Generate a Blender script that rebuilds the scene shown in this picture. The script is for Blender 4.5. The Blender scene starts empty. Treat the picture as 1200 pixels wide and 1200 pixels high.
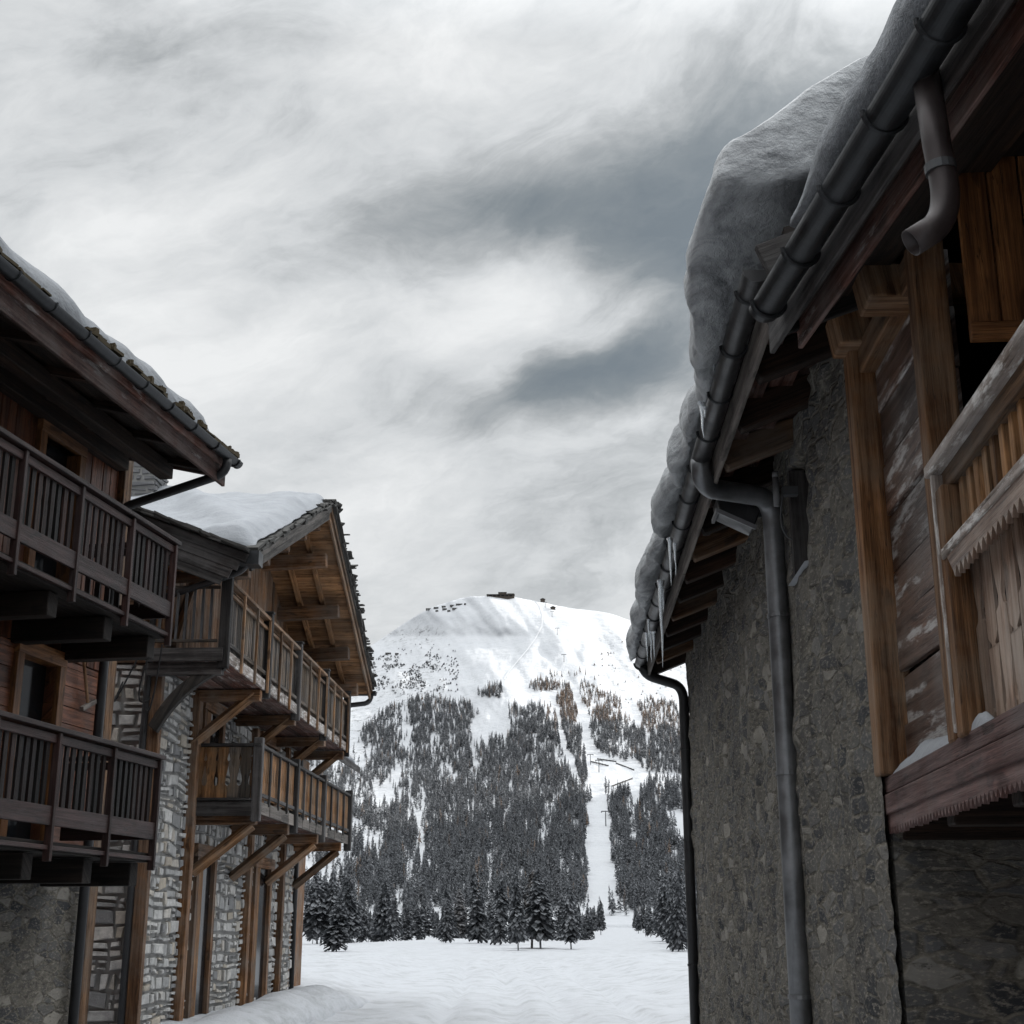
import bpy, bmesh, math, random
import numpy as np
from mathutils import Vector, Matrix, noise as mn
random.seed(7)
R = math.radians
V = Vector
scene = bpy.context.scene
COL = scene.collection
CAMZ = 1.65
FPX = 1611.0                      # focal length in pixels of the 1200 px wide photograph
PITCH = math.atan(485 / FPX)

def n3(x, y=0.0, z=0.0):
    return mn.noise(V((x, y, z)))

def fbm(x, y=0.0, z=0.0, o=4):
    a, t, f = 1.0, 0.0, 1.0
    for _ in range(o):
        t += a * mn.noise(V((x * f, y * f, z * f)))
        a *= .5
        f *= 2.1
    return t

def smooth(a, b, x):
    t = min(1, max(0, (x - a) / (b - a)))
    return t * t * (3 - 2 * t)

def pix_dir(u, v):
    """world direction (x, y, z) through a pixel of the photograph"""
    x = (u - 600) / FPX
    up = (600 - v) / FPX
    return V((x, math.cos(PITCH) - up * math.sin(PITCH), math.sin(PITCH) + up * math.cos(PITCH)))

class Frame:
    """street-aligned axes: s along the street, d to the left of the street line through the viewpoint"""
    def __init__(self, az):
        a = R(az)
        self.s = V((math.sin(a), math.cos(a), 0))
        self.d = V((-math.cos(a), math.sin(a), 0))
    def __call__(self, s, d, z):
        return self.s * s + self.d * d + V((0, 0, z))

# ------------------------------------------------------------------ mesh builder
class MB:
    def __init__(self, fr=None):
        self.v, self.f, self.uv, self.rn = [], [], [], []
        self.fr = fr
        self.sm = False
    def P(self, p):
        return self.fr(*p) if self.fr else V(p)
    def add(self, pts, faces, uvs, rn=None):
        rn = random.random() if rn is None else rn
        o = len(self.v)
        self.v += [V(p) for p in pts]
        for f, u in zip(faces, uvs):
            self.f.append([i + o for i in f])
            self.uv.append(u)
            self.rn.append(rn)
    def hexa(self, c, rn=None, along=None):
        """c: 8 corners, order 000,100,110,010,001,101,111,011 (already world)"""
        c = [V(p) for p in c]
        lx = (c[1] - c[0]).length; ly = (c[3] - c[0]).length; lz = (c[4] - c[0]).length
        L = (lx, ly, lz)
        if along is None:
            along = L.index(max(L))
        faces = [(0, 3, 2, 1), (4, 5, 6, 7), (0, 1, 5, 4), (1, 2, 6, 5), (2, 3, 7, 6), (3, 0, 4, 7)]
        co = [(0, 0, 0), (lx, 0, 0), (lx, ly, 0), (0, ly, 0), (0, 0, lz), (lx, 0, lz), (lx, ly, lz), (0, ly, lz)]
        oth = [i for i in range(3) if i != along]
        uvs = []
        off = random.random() * 9
        for f in faces:
            fu = []
            for i in f:
                a = co[i]
                fu.append((a[along] + off, a[oth[0]] + a[oth[1]] + off))
            uvs.append(fu)
        self.add(c, faces, uvs, rn)
    def box(self, x0, x1, y0, y1, z0, z1, rn=None, along=None, jit=0.0):
        j = lambda: random.uniform(-jit, jit) if jit else 0
        c = [(x0, y0, z0), (x1, y0, z0), (x1, y1, z0), (x0, y1, z0), (x0, y0, z1), (x1, y0, z1), (x1, y1, z1), (x0, y1, z1)]
        self.hexa([self.P((a + j(), b + j(), d + j())) for a, b, d in c], rn, along)
    def beam(self, p, q, w, h, rn=None, up=(0, 0, 1), w2=None, h2=None):
        """square-ended timber from p to q (local), w across, h along 'up'"""
        p, q = self.P(p), self.P(q)
        a = (q - p).normalized()
        up = V(up)
        side = a.cross(up)
        if side.length < 1e-4:
            side = a.cross(V((1, 0, 0)))
        side.normalize()
        u = side.cross(a).normalized()
        w2 = w if w2 is None else w2
        h2 = h if h2 is None else h2
        c = []
        for (ww, hh, e) in ((w, h, p), (w2, h2, q)):
            c.append([e - side * ww / 2 - u * hh / 2, e + side * ww / 2 - u * hh / 2, e + side * ww / 2 + u * hh / 2, e - side * ww / 2 + u * hh / 2])
        a0, b0 = c
        self.hexa([a0[0], b0[0], b0[1], a0[1], a0[3], b0[3], b0[2], a0[2]], rn, 0)
    def poly(self, pts, vec, rn=None):
        """prism: polygon (local points) extruded by vec (local offset)"""
        P0 = [self.P(p) for p in pts]
        P1 = [self.P((p[0] + vec[0], p[1] + vec[1], p[2] + vec[2])) for p in pts]
        n = len(pts)
        axis = (P0[1] - P0[0]).normalized()
        nrm = V((0, 0, 0))
        for i in range(n):
            nrm += (P0[i] - P0[0]).cross(P0[(i + 1) % n] - P0[0])
        if nrm.dot(P1[0] - P0[0]) > 0:
            P0.reverse(); P1.reverse()
        sd = nrm.normalized().cross(axis)
        off = random.random() * 9
        uvf = lambda p: ((p - P0[0]).dot(axis) + off, (p - P0[0]).dot(sd) + off)
        faces = [tuple(range(n)), tuple(reversed(range(n, 2 * n)))]
        uvs = [[uvf(p) for p in P0], [uvf(p) for p in reversed(P1)]]
        for i in range(n):
            j = (i + 1) % n
            faces.append((j, i, n + i, n + j))
            l = (P0[j] - P0[i]).length
            t = (P1[0] - P0[0]).length
            uvs.append([(l, off), (0, off), (0, off + t), (l, off + t)])
        self.add(P0 + P1, faces, uvs, rn)
    def tube(self, path, r, n=12, rn=None, cap=True, half=False, r_end=None):
        """round pipe along a path (local points)"""
        pts = [self.P(p) for p in path]
        rings = []
        m = len(pts)
        ref = V((0.13, 0.27, 0.95)).normalized()
        L = 0
        allp, Ls = [], []
        for i, p in enumerate(pts):
            if i == 0: t = pts[1] - pts[0]
            elif i == m - 1: t = pts[-1] - pts[-2]
            else: t = (pts[i + 1] - p).normalized() + (p - pts[i - 1]).normalized()
            t.normalize()
            a = t.cross(ref).normalized()
            b = t.cross(a).normalized()
            if i: L += (p - pts[i - 1]).length
            Ls.append(L)
            rr = r if r_end is None else r + (r_end - r) * i / (m - 1)
            for k in range(n):
                an = 2 * math.pi * k / n
                allp.append(p + a * rr * math.cos(an) + b * rr * math.sin(an))
        faces, uvs = [], []
        for i in range(m - 1):
            for k in range(n):
                k2 = (k + 1) % n
                faces.append((i * n + k, i * n + k2, (i + 1) * n + k2, (i + 1) * n + k))
                c0, c1 = k * 6.28 * r / n, (k + 1) * 6.28 * r / n
                uvs.append([(Ls[i], c0), (Ls[i], c1), (Ls[i + 1], c1), (Ls[i + 1], c0)])
        if cap:
            faces.append(tuple(reversed(range(n)))); uvs.append([(0, 0)] * n)
            faces.append(tuple(range((m - 1) * n, m * n))); uvs.append([(0, 0)] * n)
        self.add(allp, faces, uvs, rn)
    def gutter(self, p, q, r, up=(0, 0, 1), n=20, t=.006):
        """open half-round trough with wall thickness"""
        p, q = self.P(p), self.P(q)
        a = (q - p).normalized()
        side = a.cross(V(up)).normalized()
        u = side.cross(a)
        m = 16
        allp, faces, uvs = [], [], []
        K = n + 1
        for i in range(m + 1):
            c = p.lerp(q, i / m) + u * (.006 * math.sin(i * 1.7))
            for k in range(K):
                an = math.pi * k / n
                allp.append(c + side * r * math.cos(an) - u * r * math.sin(an))
            for k in range(K):
                an = math.pi * (n - k) / n
                allp.append(c + side * (r - t) * math.cos(an) - u * (r - t) * math.sin(an))
        N = 2 * K
        L = (q - p).length
        for i in range(m):
            for k in range(N):
                k2 = (k + 1) % N
                faces.append((i * N + k2, i * N + k, (i + 1) * N + k, (i + 1) * N + k2))
                uvs.append([(L * i / m, k2 * .02), (L * i / m, k * .02), (L * (i + 1) / m, k * .02), (L * (i + 1) / m, k2 * .02)])
        # stop ends
        for base, rev in ((0, False), (m * N, True)):
            idx = list(range(base, base + K))
            faces.append(tuple(idx if rev else reversed(idx))); uvs.append([(0, 0)] * K)
        self.add(allp, faces, uvs)
    def grid(self, fn, nu, nv, su=1, sv=1, rn=.5):
        """fn(i,j)->world point"""
        pts = [fn(i, j) for i in range(nu + 1) for j in range(nv + 1)]
        faces, uvs = [], []
        for i in range(nu):
            for j in range(nv):
                a = i * (nv + 1) + j
                faces.append((a, a + nv + 1, a + nv + 2, a + 1))
                uvs.append([(i * su, j * sv), ((i + 1) * su, j * sv), ((i + 1) * su, (j + 1) * sv), (i * su, (j + 1) * sv)])
        self.add(pts, faces, uvs, rn)
    def mesh(self, name, origin, smooth_=False):
        me = bpy.data.meshes.new(name)
        o = V(origin)
        me.from_pydata([tuple(p - o) for p in self.v], [], self.f)
        uvl = me.uv_layers.new(name="UVMap")
        at = me.attributes.new("rnd", 'FLOAT', 'FACE')
        flat = [c for u in self.uv for pt in u for c in pt]
        uvl.data.foreach_set("uv", flat)
        at.data.foreach_set("value", self.rn)
        if smooth_:
            me.polygons.foreach_set("use_smooth", [True] * len(me.polygons))
        me.update()
        return me

def link(name, me, mat, parent=None, loc=(0, 0, 0), bevel=0.0, angle=True):
    o = bpy.data.objects.new(name, me)
    COL.objects.link(o)
    if mat: me.materials.append(mat)
    o.location = loc
    if parent is not None:
        o.parent = parent
        o.location = (0, 0, 0)
    if bevel:
        b = o.modifiers.new("bevel", 'BEVEL')
        b.width = bevel; b.segments = 2; b.limit_method = 'ANGLE'; b.angle_limit = R(40)
    return o

def tag(o, label=None, cat=None, group=None, kind=None):
    if label: o['label'] = label
    if cat: o['category'] = cat
    if group: o['group'] = group
    if kind: o['kind'] = kind
    return o

class House:
    def __init__(self, name, base, label, cat):
        self.base = V(base)
        self.root = bpy.data.objects.new(name, None)
        COL.objects.link(self.root)
        self.root.location = self.base
        tag(self.root, label, cat)
    def part(self, mb, name, mat, parent=None, bevel=0.0, smooth_=False, label=None):
        o = link(name, mb.mesh(name, self.base, smooth_), mat, parent or self.root, bevel=bevel)
        if label: o['label'] = label
        return o

def solo(mb, name, mat, label, cat, origin, group=None, kind=None, smooth_=False, bevel=0.0):
    o = link(name, mb.mesh(name, origin, smooth_), mat, None, origin, bevel)
    return tag(o, label, cat, group, kind)

# ------------------------------------------------------------------ materials
def mat_new(name):
    m = bpy.data.materials.new(name)
    m.use_nodes = True
    nt = m.node_tree
    nt.nodes.clear()
    out = nt.nodes.new('ShaderNodeOutputMaterial')
    bs = nt.nodes.new('ShaderNodeBsdfPrincipled')
    nt.links.new(bs.outputs[0], out.inputs[0])
    return m, nt, bs

class NT:
    def __init__(self, nt): self.nt = nt
    def n(self, t, **k):
        o = self.nt.nodes.new(t)
        for a, b in k.items(): setattr(o, a, b)
        return o
    def l(self, a, b): self.nt.links.new(a, b)
    def val(self, sock, x):
        if isinstance(x, (int, float)): sock.default_value = x
        elif isinstance(x, (tuple, list)): sock.default_value = x if len(x) != 3 or sock.type == 'VECTOR' else (*x, 1)
        else: self.l(x, sock)
    def math(self, op, a, b=0.0, c=None, clamp=False):
        o = self.n('ShaderNodeMath', operation=op, use_clamp=clamp)
        self.val(o.inputs[0], a); self.val(o.inputs[1], b)
        if c is not None: self.val(o.inputs[2], c)
        return o.outputs[0]
    def vmath(self, op, a, b):
        o = self.n('ShaderNodeVectorMath', operation=op)
        self.val(o.inputs[0], a); self.val(o.inputs[1], b)
        return o.outputs[0]
    def comb(self, x, y, z):
        o = self.n('ShaderNodeCombineXYZ')
        self.val(o.inputs[0], x); self.val(o.inputs[1], y); self.val(o.inputs[2], z)
        return o.outputs[0]
    def sep(self, v):
        o = self.n('ShaderNodeSeparateXYZ'); self.l(v, o.inputs[0]); return o.outputs
    def noise(self, vec, scale=1, detail=4, rough=.55, dist=0.0):
        o = self.n('ShaderNodeTexNoise')
        self.l(vec, o.inputs['Vector'])
        o.inputs['Scale'].default_value = scale; o.inputs['Detail'].default_value = detail
        o.inputs['Roughness'].default_value = rough; o.inputs['Distortion'].default_value = dist
        return o.outputs[0]
    def voro(self, vec, scale=1, feature='F1', out=0, rand=1.0):
        o = self.n('ShaderNodeTexVoronoi', feature=feature)
        self.l(vec, o.inputs['Vector']); o.inputs['Scale'].default_value = scale
        o.inputs['Randomness'].default_value = rand
        return o.outputs[out]
    def ramp(self, f, stops, interp='LINEAR'):
        o = self.n('ShaderNodeValToRGB')
        cr = o.color_ramp; cr.interpolation = interp
        while len(cr.elements) < len(stops): cr.elements.new(.5)
        for e, (p, c) in zip(cr.elements, stops):
            e.position = p
            e.color = (c, c, c, 1) if isinstance(c, (int, float)) else (*c, 1)
        self.l(f, o.inputs[0])
        return o.outputs[0]
    def mix(self, f, a, b, blend='MIX'):
        o = self.n('ShaderNodeMix', data_type='RGBA', blend_type=blend)
        self.val(o.inputs[0], f); self.val(o.inputs[6], a); self.val(o.inputs[7], b)
        return o.outputs[2]
    def bump(self, h, strength=.4, dist=.02, normal=None):
        o = self.n('ShaderNodeBump')
        o.inputs['Strength'].default_value = strength; o.inputs['Distance'].default_value = dist
        self.l(h, o.inputs['Height'])
        if normal: self.l(normal, o.inputs['Normal'])
        return o.outputs[0]

def wood(name, dark, light, grey=None, gamt=.4, rough=.75, flake=None, flakeamt=.45, var=.5, spec=.3, fscale=(5, 22)):
    m, nt, bs = mat_new(name)
    k = NT(nt)
    uv = k.n('ShaderNodeUVMap').outputs[0]
    rn = k.n('ShaderNodeAttribute', attribute_name='rnd').outputs['Fac']
    ob = k.n('ShaderNodeTexCoord').outputs['Object']
    u, v, _ = k.sep(uv)
    g = k.noise(k.comb(k.math('MULTIPLY', u, .9), k.math('MULTIPLY', v, 19), k.math('MULTIPLY', rn, 37)), 1, 7, .68, .3)
    fine = k.noise(k.comb(k.math('MULTIPLY', u, 5), k.math('MULTIPLY', v, 170), k.math('MULTIPLY', rn, 17)), 1, 3, .6)
    knots = k.noise(k.comb(k.math('MULTIPLY', u, 3.2), k.math('MULTIPLY', v, 9), k.math('MULTIPLY', rn, 53)), 1, 2, .5)
    col = k.ramp(g, [(.34, tuple(c * .7 for c in dark)), (.48, tuple((a + b) * .45 for a, b in zip(dark, light))), (.64, tuple(c * 1.35 for c in light))])
    col = k.mix(k.ramp(fine, [(.35, .55), (.5, 0)]), col, tuple(c * .35 for c in dark))
    col = k.mix(k.ramp(knots, [(.62, 0), (.68, .75)]), col, tuple(c * .3 for c in dark))
    crack = k.noise(k.comb(k.math('MULTIPLY', u, 1.4), k.math('MULTIPLY', v, 46), k.math('MULTIPLY_ADD', rn, 71, 5)), 1, 2, .5, .2)
    crk = k.ramp(k.math('ABSOLUTE', k.math('SUBTRACT', crack, .40)), [(0, .85), (.014, 0)])
    tone = k.noise(ob, 2.6, 4, .6)
    col = k.mix(k.ramp(tone, [(.35, .45), (.6, 0)]), col, tuple(c * .55 for c in dark))
    col = k.mix(crk, col, tuple(c * .15 for c in dark))
    if grey:
        b = k.noise(ob, 1.7, 5, .65)
        b2 = k.math('ADD', b, k.math('MULTIPLY', k.math('SUBTRACT', g, .5), .6))
        col = k.mix(k.ramp(b2, [(.45 - .25 * gamt, 0), (.75 - .25 * gamt, .9)]), col, grey)
    if flake:
        fl = k.noise(k.comb(k.math('MULTIPLY', u, fscale[0]), k.math('MULTIPLY', v, fscale[1]), k.math('MULTIPLY', rn, 11)), 1, 7, .72)
        col = k.mix(k.ramp(fl, [(.62 - .2 * flakeamt, 0), (.70 - .2 * flakeamt, 1)]), col, flake)
    vv = k.math('MULTIPLY_ADD', rn, 2 * var, 1 - var)
    col = k.mix(1.0, col, k.comb(vv, vv, vv), 'MULTIPLY')
    k.l(col, bs.inputs['Base Color'])
    k.l(k.ramp(g, [(.2, rough + .12), (.8, rough - .15)]), bs.inputs['Roughness'])
    bs.inputs['Specular IOR Level'].default_value = spec
    h = k.math('SUBTRACT', k.math('ADD', g, k.math('MULTIPLY', fine, .5)), k.math('MULTIPLY', crk, .8))
    k.l(k.bump(h, .6, .012), bs.inputs['Normal'])
    return m

def snow(name, col=(.78, .80, .83), dirt=None, dirtamt=.3, bump=.5, rough=.6, scale=1.0, stretch=(1.2, 1.2, 4.5)):
    m, nt, bs = mat_new(name)
    k = NT(nt)
    ob = k.n('ShaderNodeTexCoord').outputs['Object']
    a = k.noise(ob, 3 * scale, 6, .6)
    b = k.noise(ob, 22 * scale, 5, .65)
    c = k.noise(ob, 120 * scale, 2, .5)
    base = k.mix(k.ramp(a, [(.3, 0), (.7, 1)]), tuple(x * .9 for x in col), col)
    if dirt:
        d = k.noise(k.vmath('MULTIPLY', ob, stretch), 1.6 * scale, 7, .68, .4)
        base = k.mix(k.ramp(d, [(.55 - .2 * dirtamt, 0), (.78 - .2 * dirtamt, 1)]), base, dirt)
    k.l(base, bs.inputs['Base Color'])
    bs.inputs['Roughness'].default_value = rough
    bs.inputs['Specular IOR Level'].default_value = .35
    h = k.math('ADD', k.math('MULTIPLY', a, 1.0), k.math('ADD', k.math('MULTIPLY', b, .35), k.math('MULTIPLY', c, .08)))
    k.l(k.bump(h, bump, .06 / scale), bs.inputs['Normal'])
    return m

def metal(name, col, rough=.4, met=.7, dirt=.3):
    m, nt, bs = mat_new(name)
    k = NT(nt)
    ob = k.n('ShaderNodeTexCoord').outputs['Object']
    a = k.noise(ob, 5, 6, .65)
    b = k.noise(k.vmath('MULTIPLY', ob, (30, 30, 3)), 1, 4, .6)
    c = k.mix(k.ramp(a, [(.35, 0), (.7, 1)]), tuple(x * (1 - dirt) for x in col), tuple(x * (1 + dirt) for x in col))
    c = k.mix(k.ramp(b, [(.55, 0), (.75, .5)]), c, tuple(x * .5 for x in col))
    k.l(c, bs.inputs['Base Color'])
    bs.inputs['Metallic'].default_value = met
    k.l(k.ramp(a, [(.3, rough - .1), (.7, rough + .18)]), bs.inputs['Roughness'])
    k.l(k.bump(b, .12, .01), bs.inputs['Normal'])
    return m

def plain(name, col, rough=.8, spec=.3, emit=None):
    m, nt, bs = mat_new(name)
    k = NT(nt)
    ob = k.n('ShaderNodeTexCoord').outputs['Object']
    a = k.noise(ob, 4, 5, .6)
    k.l(k.mix(a, tuple(c * .7 for c in col), tuple(c * 1.3 for c in col)), bs.inputs['Base Color'])
    bs.inputs['Roughness'].default_value = rough
    bs.inputs['Specular IOR Level'].default_value = spec
    return m

def stone_blocks(name):
    m, nt, bs = mat_new(name)
    k = NT(nt)
    ob = k.n('ShaderNodeTexCoord').outputs['Object']
    rn = k.n('ShaderNodeAttribute', attribute_name='rnd').outputs['Fac']
    a = k.noise(ob, 9, 6, .68)
    b = k.noise(ob, 45, 4, .6)
    col = k.ramp(rn, [(0, (.18, .182, .185)), (.2, (.34, .34, .335)), (.5, (.48, .475, .46)), (.75, (.56, .55, .53)), (.92, (.40, .35, .28)), (1, (.62, .61, .59))])
    col = k.mix(k.ramp(a, [(.38, 0), (.72, .7)]), col, (.15, .15, .152))
    col = k.mix(k.ramp(b, [(.55, 0), (.8, .4)]), col, (.5, .49, .47))
    k.l(col, bs.inputs['Base Color'])
    bs.inputs['Roughness'].default_value = .9
    h = k.math('ADD', a, k.math('MULTIPLY', b, .4))
    k.l(k.bump(h, .7, .02), bs.inputs['Normal'])
    return m

def rubble(name):
    """old rough-rendered rubble wall"""
    m, nt, bs = mat_new(name)
    k = NT(nt)
    ob = k.n('ShaderNodeTexCoord').outputs['Object']
    obs = k.vmath('MULTIPLY', ob, (.5, .5, 1.2))
    w = obs
    dst = k.n('ShaderNodeTexNoise'); k.l(ob, dst.inputs['Vector']); dst.inputs['Scale'].default_value = 5
    w = k.vmath('ADD', w, k.vmath('MULTIPLY', dst.outputs[1], (.07, .07, .07)))
    cell = k.voro(w, 7.5, 'F1', 1)
    edge = k.voro(w, 7.5, 'DISTANCE_TO_EDGE', 0)
    r, g_, b_ = k.sep(cell)
    stone = k.ramp(r, [(0, (.045, .047, .052)), (.35, (.12, .118, .115)), (.65, (.15, .138, .12)), (.85, (.115, .115, .118)), (1, (.30, .28, .245))])
    n1 = k.noise(obs, 17, 8, .74)
    n2 = k.noise(ob, 2.2, 5, .62)
    n4 = k.noise(obs, 42, 5, .7)
    mort = k.ramp(n1, [(.34, (.045, .042, .037)), (.66, (.225, .205, .172))])
    exposed = k.ramp(n2, [(.34, .15), (.5, 1)])
    fac = k.math('MULTIPLY', k.ramp(edge, [(.04, 0), (.10, 1)]), exposed)
    col = k.mix(fac, mort, stone)
    drip = k.noise(k.vmath('MULTIPLY', ob, (1.6, 1.6, .5)), 1, 6, .65)
    col = k.mix(k.ramp(drip, [(.5, 0), (.72, .55)]), col, (.045, .044, .045))
    pits = k.noise(obs, 21, 6, .7)
    col = k.mix(k.ramp(pits, [(.57, 0), (.64, .85)]), col, (.02, .02, .021))
    col = k.mix(k.ramp(n4, [(.52, 0), (.66, .75)]), col, (.34, .31, .265))
    k.l(col, bs.inputs['Base Color'])
    bs.inputs['Roughness'].default_value = .93
    bs.inputs['Specular IOR Level'].default_value = .15
    h = k.math('ADD', k.math('MULTIPLY', fac, .8), k.math('ADD', k.math('MULTIPLY', n1, 1.2), k.math('SUBTRACT', k.math('MULTIPLY', n4, .5), k.ramp(pits, [(.58, 0), (.68, .7)]))))
    k.l(k.bump(h, .6, .03), bs.inputs['Normal'])
    return m

def ice_mat(name):
    m, nt, bs = mat_new(name)
    bs.inputs['Base Color'].default_value = (.86, .92, .97, 1)
    bs.inputs['Roughness'].default_value = .06
    bs.inputs['IOR'].default_value = 1.31
    bs.inputs['Transmission Weight'].default_value = .75
    k = NT(nt)
    ob = k.n('ShaderNodeTexCoord').outputs['Object']
    k.l(k.bump(k.noise(ob, 30, 3, .5), .4, .01), bs.inputs['Normal'])
    return m

def glass_dark(name):
    m, nt, bs = mat_new(name)
    bs.inputs['Base Color'].default_value = (.01, .011, .013, 1)
    bs.inputs['Roughness'].default_value = .12
    bs.inputs['Specular IOR Level'].default_value = .18
    return m

def mountain_mat(name):
    m, nt, bs = mat_new(name)
    k = NT(nt)
    ob = k.n('ShaderNodeTexCoord').outputs['Object']
    at = k.n('ShaderNodeAttribute', attribute_name='rock').outputs['Fac']
    a = k.noise(ob, .012, 6, .62)
    b = k.noise(ob, .11, 5, .7)
    c = k.noise(ob, .035, 5, .6)
    base = k.mix(a, (.40, .415, .44), (.48, .49, .505))
    sp = k.math('ADD', k.math('MULTIPLY', b, .75), k.math('MULTIPLY', c, .35))
    speck = k.math('MULTIPLY', k.ramp(sp, [(.60, 0), (.66, 1)]), at, clamp=True)
    base = k.mix(speck, base, (.09, .088, .085))
    k.l(base, bs.inputs['Base Color'])
    bs.inputs['Roughness'].default_value = .75
    bs.inputs['Specular IOR Level'].default_value = .2
    k.l(k.bump(k.math('ADD', k.math('MULTIPLY', a, 2.0), k.math('MULTIPLY', c, .5)), .32, 14), bs.inputs['Normal'])
    return m

def tree_mat(name):
    m, nt, bs = mat_new(name)
    k = NT(nt)
    rn = k.n('ShaderNodeAttribute', attribute_name='rnd').outputs['Fac']
    inf = k.n('ShaderNodeObjectInfo').outputs['Random']
    ob = k.n('ShaderNodeTexCoord').outputs['Object']
    a = k.noise(ob, 1.1, 4, .6)
    col = k.ramp(rn, [(0, (.028, .031, .035)), (.45, (.06, .065, .071)), (.72, (.10, .105, .112)), (.80, (.085, .058, .04)), (.9, (.17, .105, .06)), (1, (.24, .15, .085))])  # greys lifted: haze over the distance is put into the colour
    # hoar frost on some twigs, paler to add to the haze
    col = k.mix(k.ramp(a, [(.40, 0), (.66, .68)]), col, (.33, .34, .36))
    k.l(col, bs.inputs['Base Color'])
    bs.inputs['Roughness'].default_value = .95
    bs.inputs['Specular IOR Level'].default_value = .05
    return m

M = {}
M['red_wood'] = wood('red_brown_boards', (.10, .029, .012), (.34, .12, .052), (.15, .08, .056), .04, .42, spec=.5)
M['door_wood'] = wood('honey_wood', (.12, .046, .016), (.30, .135, .05), None, rough=.5, var=.25)
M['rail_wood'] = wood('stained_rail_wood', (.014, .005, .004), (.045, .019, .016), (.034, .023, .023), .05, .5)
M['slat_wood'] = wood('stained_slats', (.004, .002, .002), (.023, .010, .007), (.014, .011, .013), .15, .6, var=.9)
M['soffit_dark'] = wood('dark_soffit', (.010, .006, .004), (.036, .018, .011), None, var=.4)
M['fascia_red'] = wood('weathered_red_fascia', (.05, .018, .012), (.155, .064, .046), (.15, .12, .11), .1, flake=(.26, .235, .225), flakeamt=.22, fscale=(2, 10))
M['old_wood'] = wood('old_larch', (.085, .038, .015), (.34, .178, .08), (.18, .145, .115), .2)
M['grey_wood'] = wood('silvered_wood', (.035, .031, .029), (.165, .152, .145), (.11, .075, .045), .3, var=.75)
M['shade_timber'] = wood('shadowed_timber', (.006, .004, .003), (.016, .010, .007), None, var=.3)  # near-black: shade under decks and behind carved boards put into the colour
M['dark_timber'] = wood('dark_timber', (.015, .013, .013), (.055, .047, .044), (.075, .072, .072), .3)
M['orange_wood'] = wood('orange_boards', (.12, .052, .018), (.44, .22, .088), (.13, .10, .07), .12, var=.45)
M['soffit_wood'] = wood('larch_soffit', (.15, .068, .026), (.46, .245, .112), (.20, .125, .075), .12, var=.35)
M['beam_wood'] = wood('beam_larch', (.075, .033, .013), (.27, .132, .056), (.16, .125, .10), .2)
M['post_wood'] = wood('post_larch', (.085, .034, .011), (.27, .125, .047), (.20, .145, .10), .12, var=.2)
M['flaked_wood'] = wood('flaking_painted_boards', (.045, .019, .012), (.165, .086, .055), (.15, .12, .105), .3, flake=(.45, .43, .415), flakeamt=.5, var=.4, rough=.42, spec=.5, fscale=(1.6, 8))
M['pale_rail'] = wood('flaking_pale_rail', (.10, .065, .045), (.25, .195, .16), (.34, .31, .29), .5, flake=(.52, .50, .48), flakeamt=.55, var=.2)
M['mauve_wood'] = wood('faded_mauve_boards', (.066, .030, .026), (.175, .092, .080), (.13, .10, .095), .15, var=.35)
M['panel_wood'] = wood('pale_panel_boards', (.12, .056, .03), (.36, .225, .15), (.34, .28, .235), .3, var=.5, rough=.42, spec=.5)
M['verge'] = wood('grey_verge', (.06, .052, .046), (.16, .142, .128), (.16, .14, .125), .3)
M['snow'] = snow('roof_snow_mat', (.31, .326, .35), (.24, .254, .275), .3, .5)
M['shade_snow'] = snow('shaded_roof_snow', (.19, .203, .22), (.09, .098, .108), .45, .8, stretch=(2.5, 2.5, 5))  # shaded copy of the roof snow: shade put into the grey
M['icy_snow'] = snow('icy_snow', (.40, .415, .43), (.12, .127, .136), .6, .7, .35, stretch=(2.6, .4, 7.5))
M['street_snow'] = snow('street_snow', (.46, .475, .50), (.30, .31, .32), .35, .6, scale=.6)
M['gutter'] = metal('dark_gutter', (.03, .032, .035), .38, .6, .45)
M['zinc'] = metal('zinc_pipe', (.22, .225, .235), .42, .75)
M['black_pipe'] = metal('black_pipe', (.025, .025, .027), .4, .3)
M['brown_pipe'] = metal('brown_pipe', (.05, .04, .04), .42, .4)
M['slate'] = plain('slate', (.055, .053, .05), .85)
M['moss_slate'] = plain('mossy_slate', (.05, .038, .02), .9)
M['stone'] = stone_blocks('stone_blocks_mat')
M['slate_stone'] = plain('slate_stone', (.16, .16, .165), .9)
M['mortar'] = plain('mortar', (.25, .247, .24), .95)
M['rubble'] = rubble('rubble_wall')
M['ice'] = ice_mat('ice')
M['dark'] = plain('interior_shade', (.006, .006, .006), .9, .1)  # near-black: the shade of unlit interiors put into the colour
M['glass'] = glass_dark('window_glass')
M['mountain'] = mountain_mat('mountain_snow')
M['tree'] = tree_mat('conifer')
M['cable'] = plain('cable', (.012, .012, .013), .6)
M['steel'] = metal('steel', (.08, .083, .088), .5, .5)
M['pale_paint'] = plain('pale_paint', (.15, .15, .155), .5)
M['hut_wood'] = plain('hut_wall', (.06, .05, .042), .9)

# ------------------------------------------------------------------ shared builders
def roof_slab(mb, fr_pts, t):
    """slab from 4 eave/ridge points (local), thickness t upward"""
    mb.poly(fr_pts, (0, 0, t))

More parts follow.
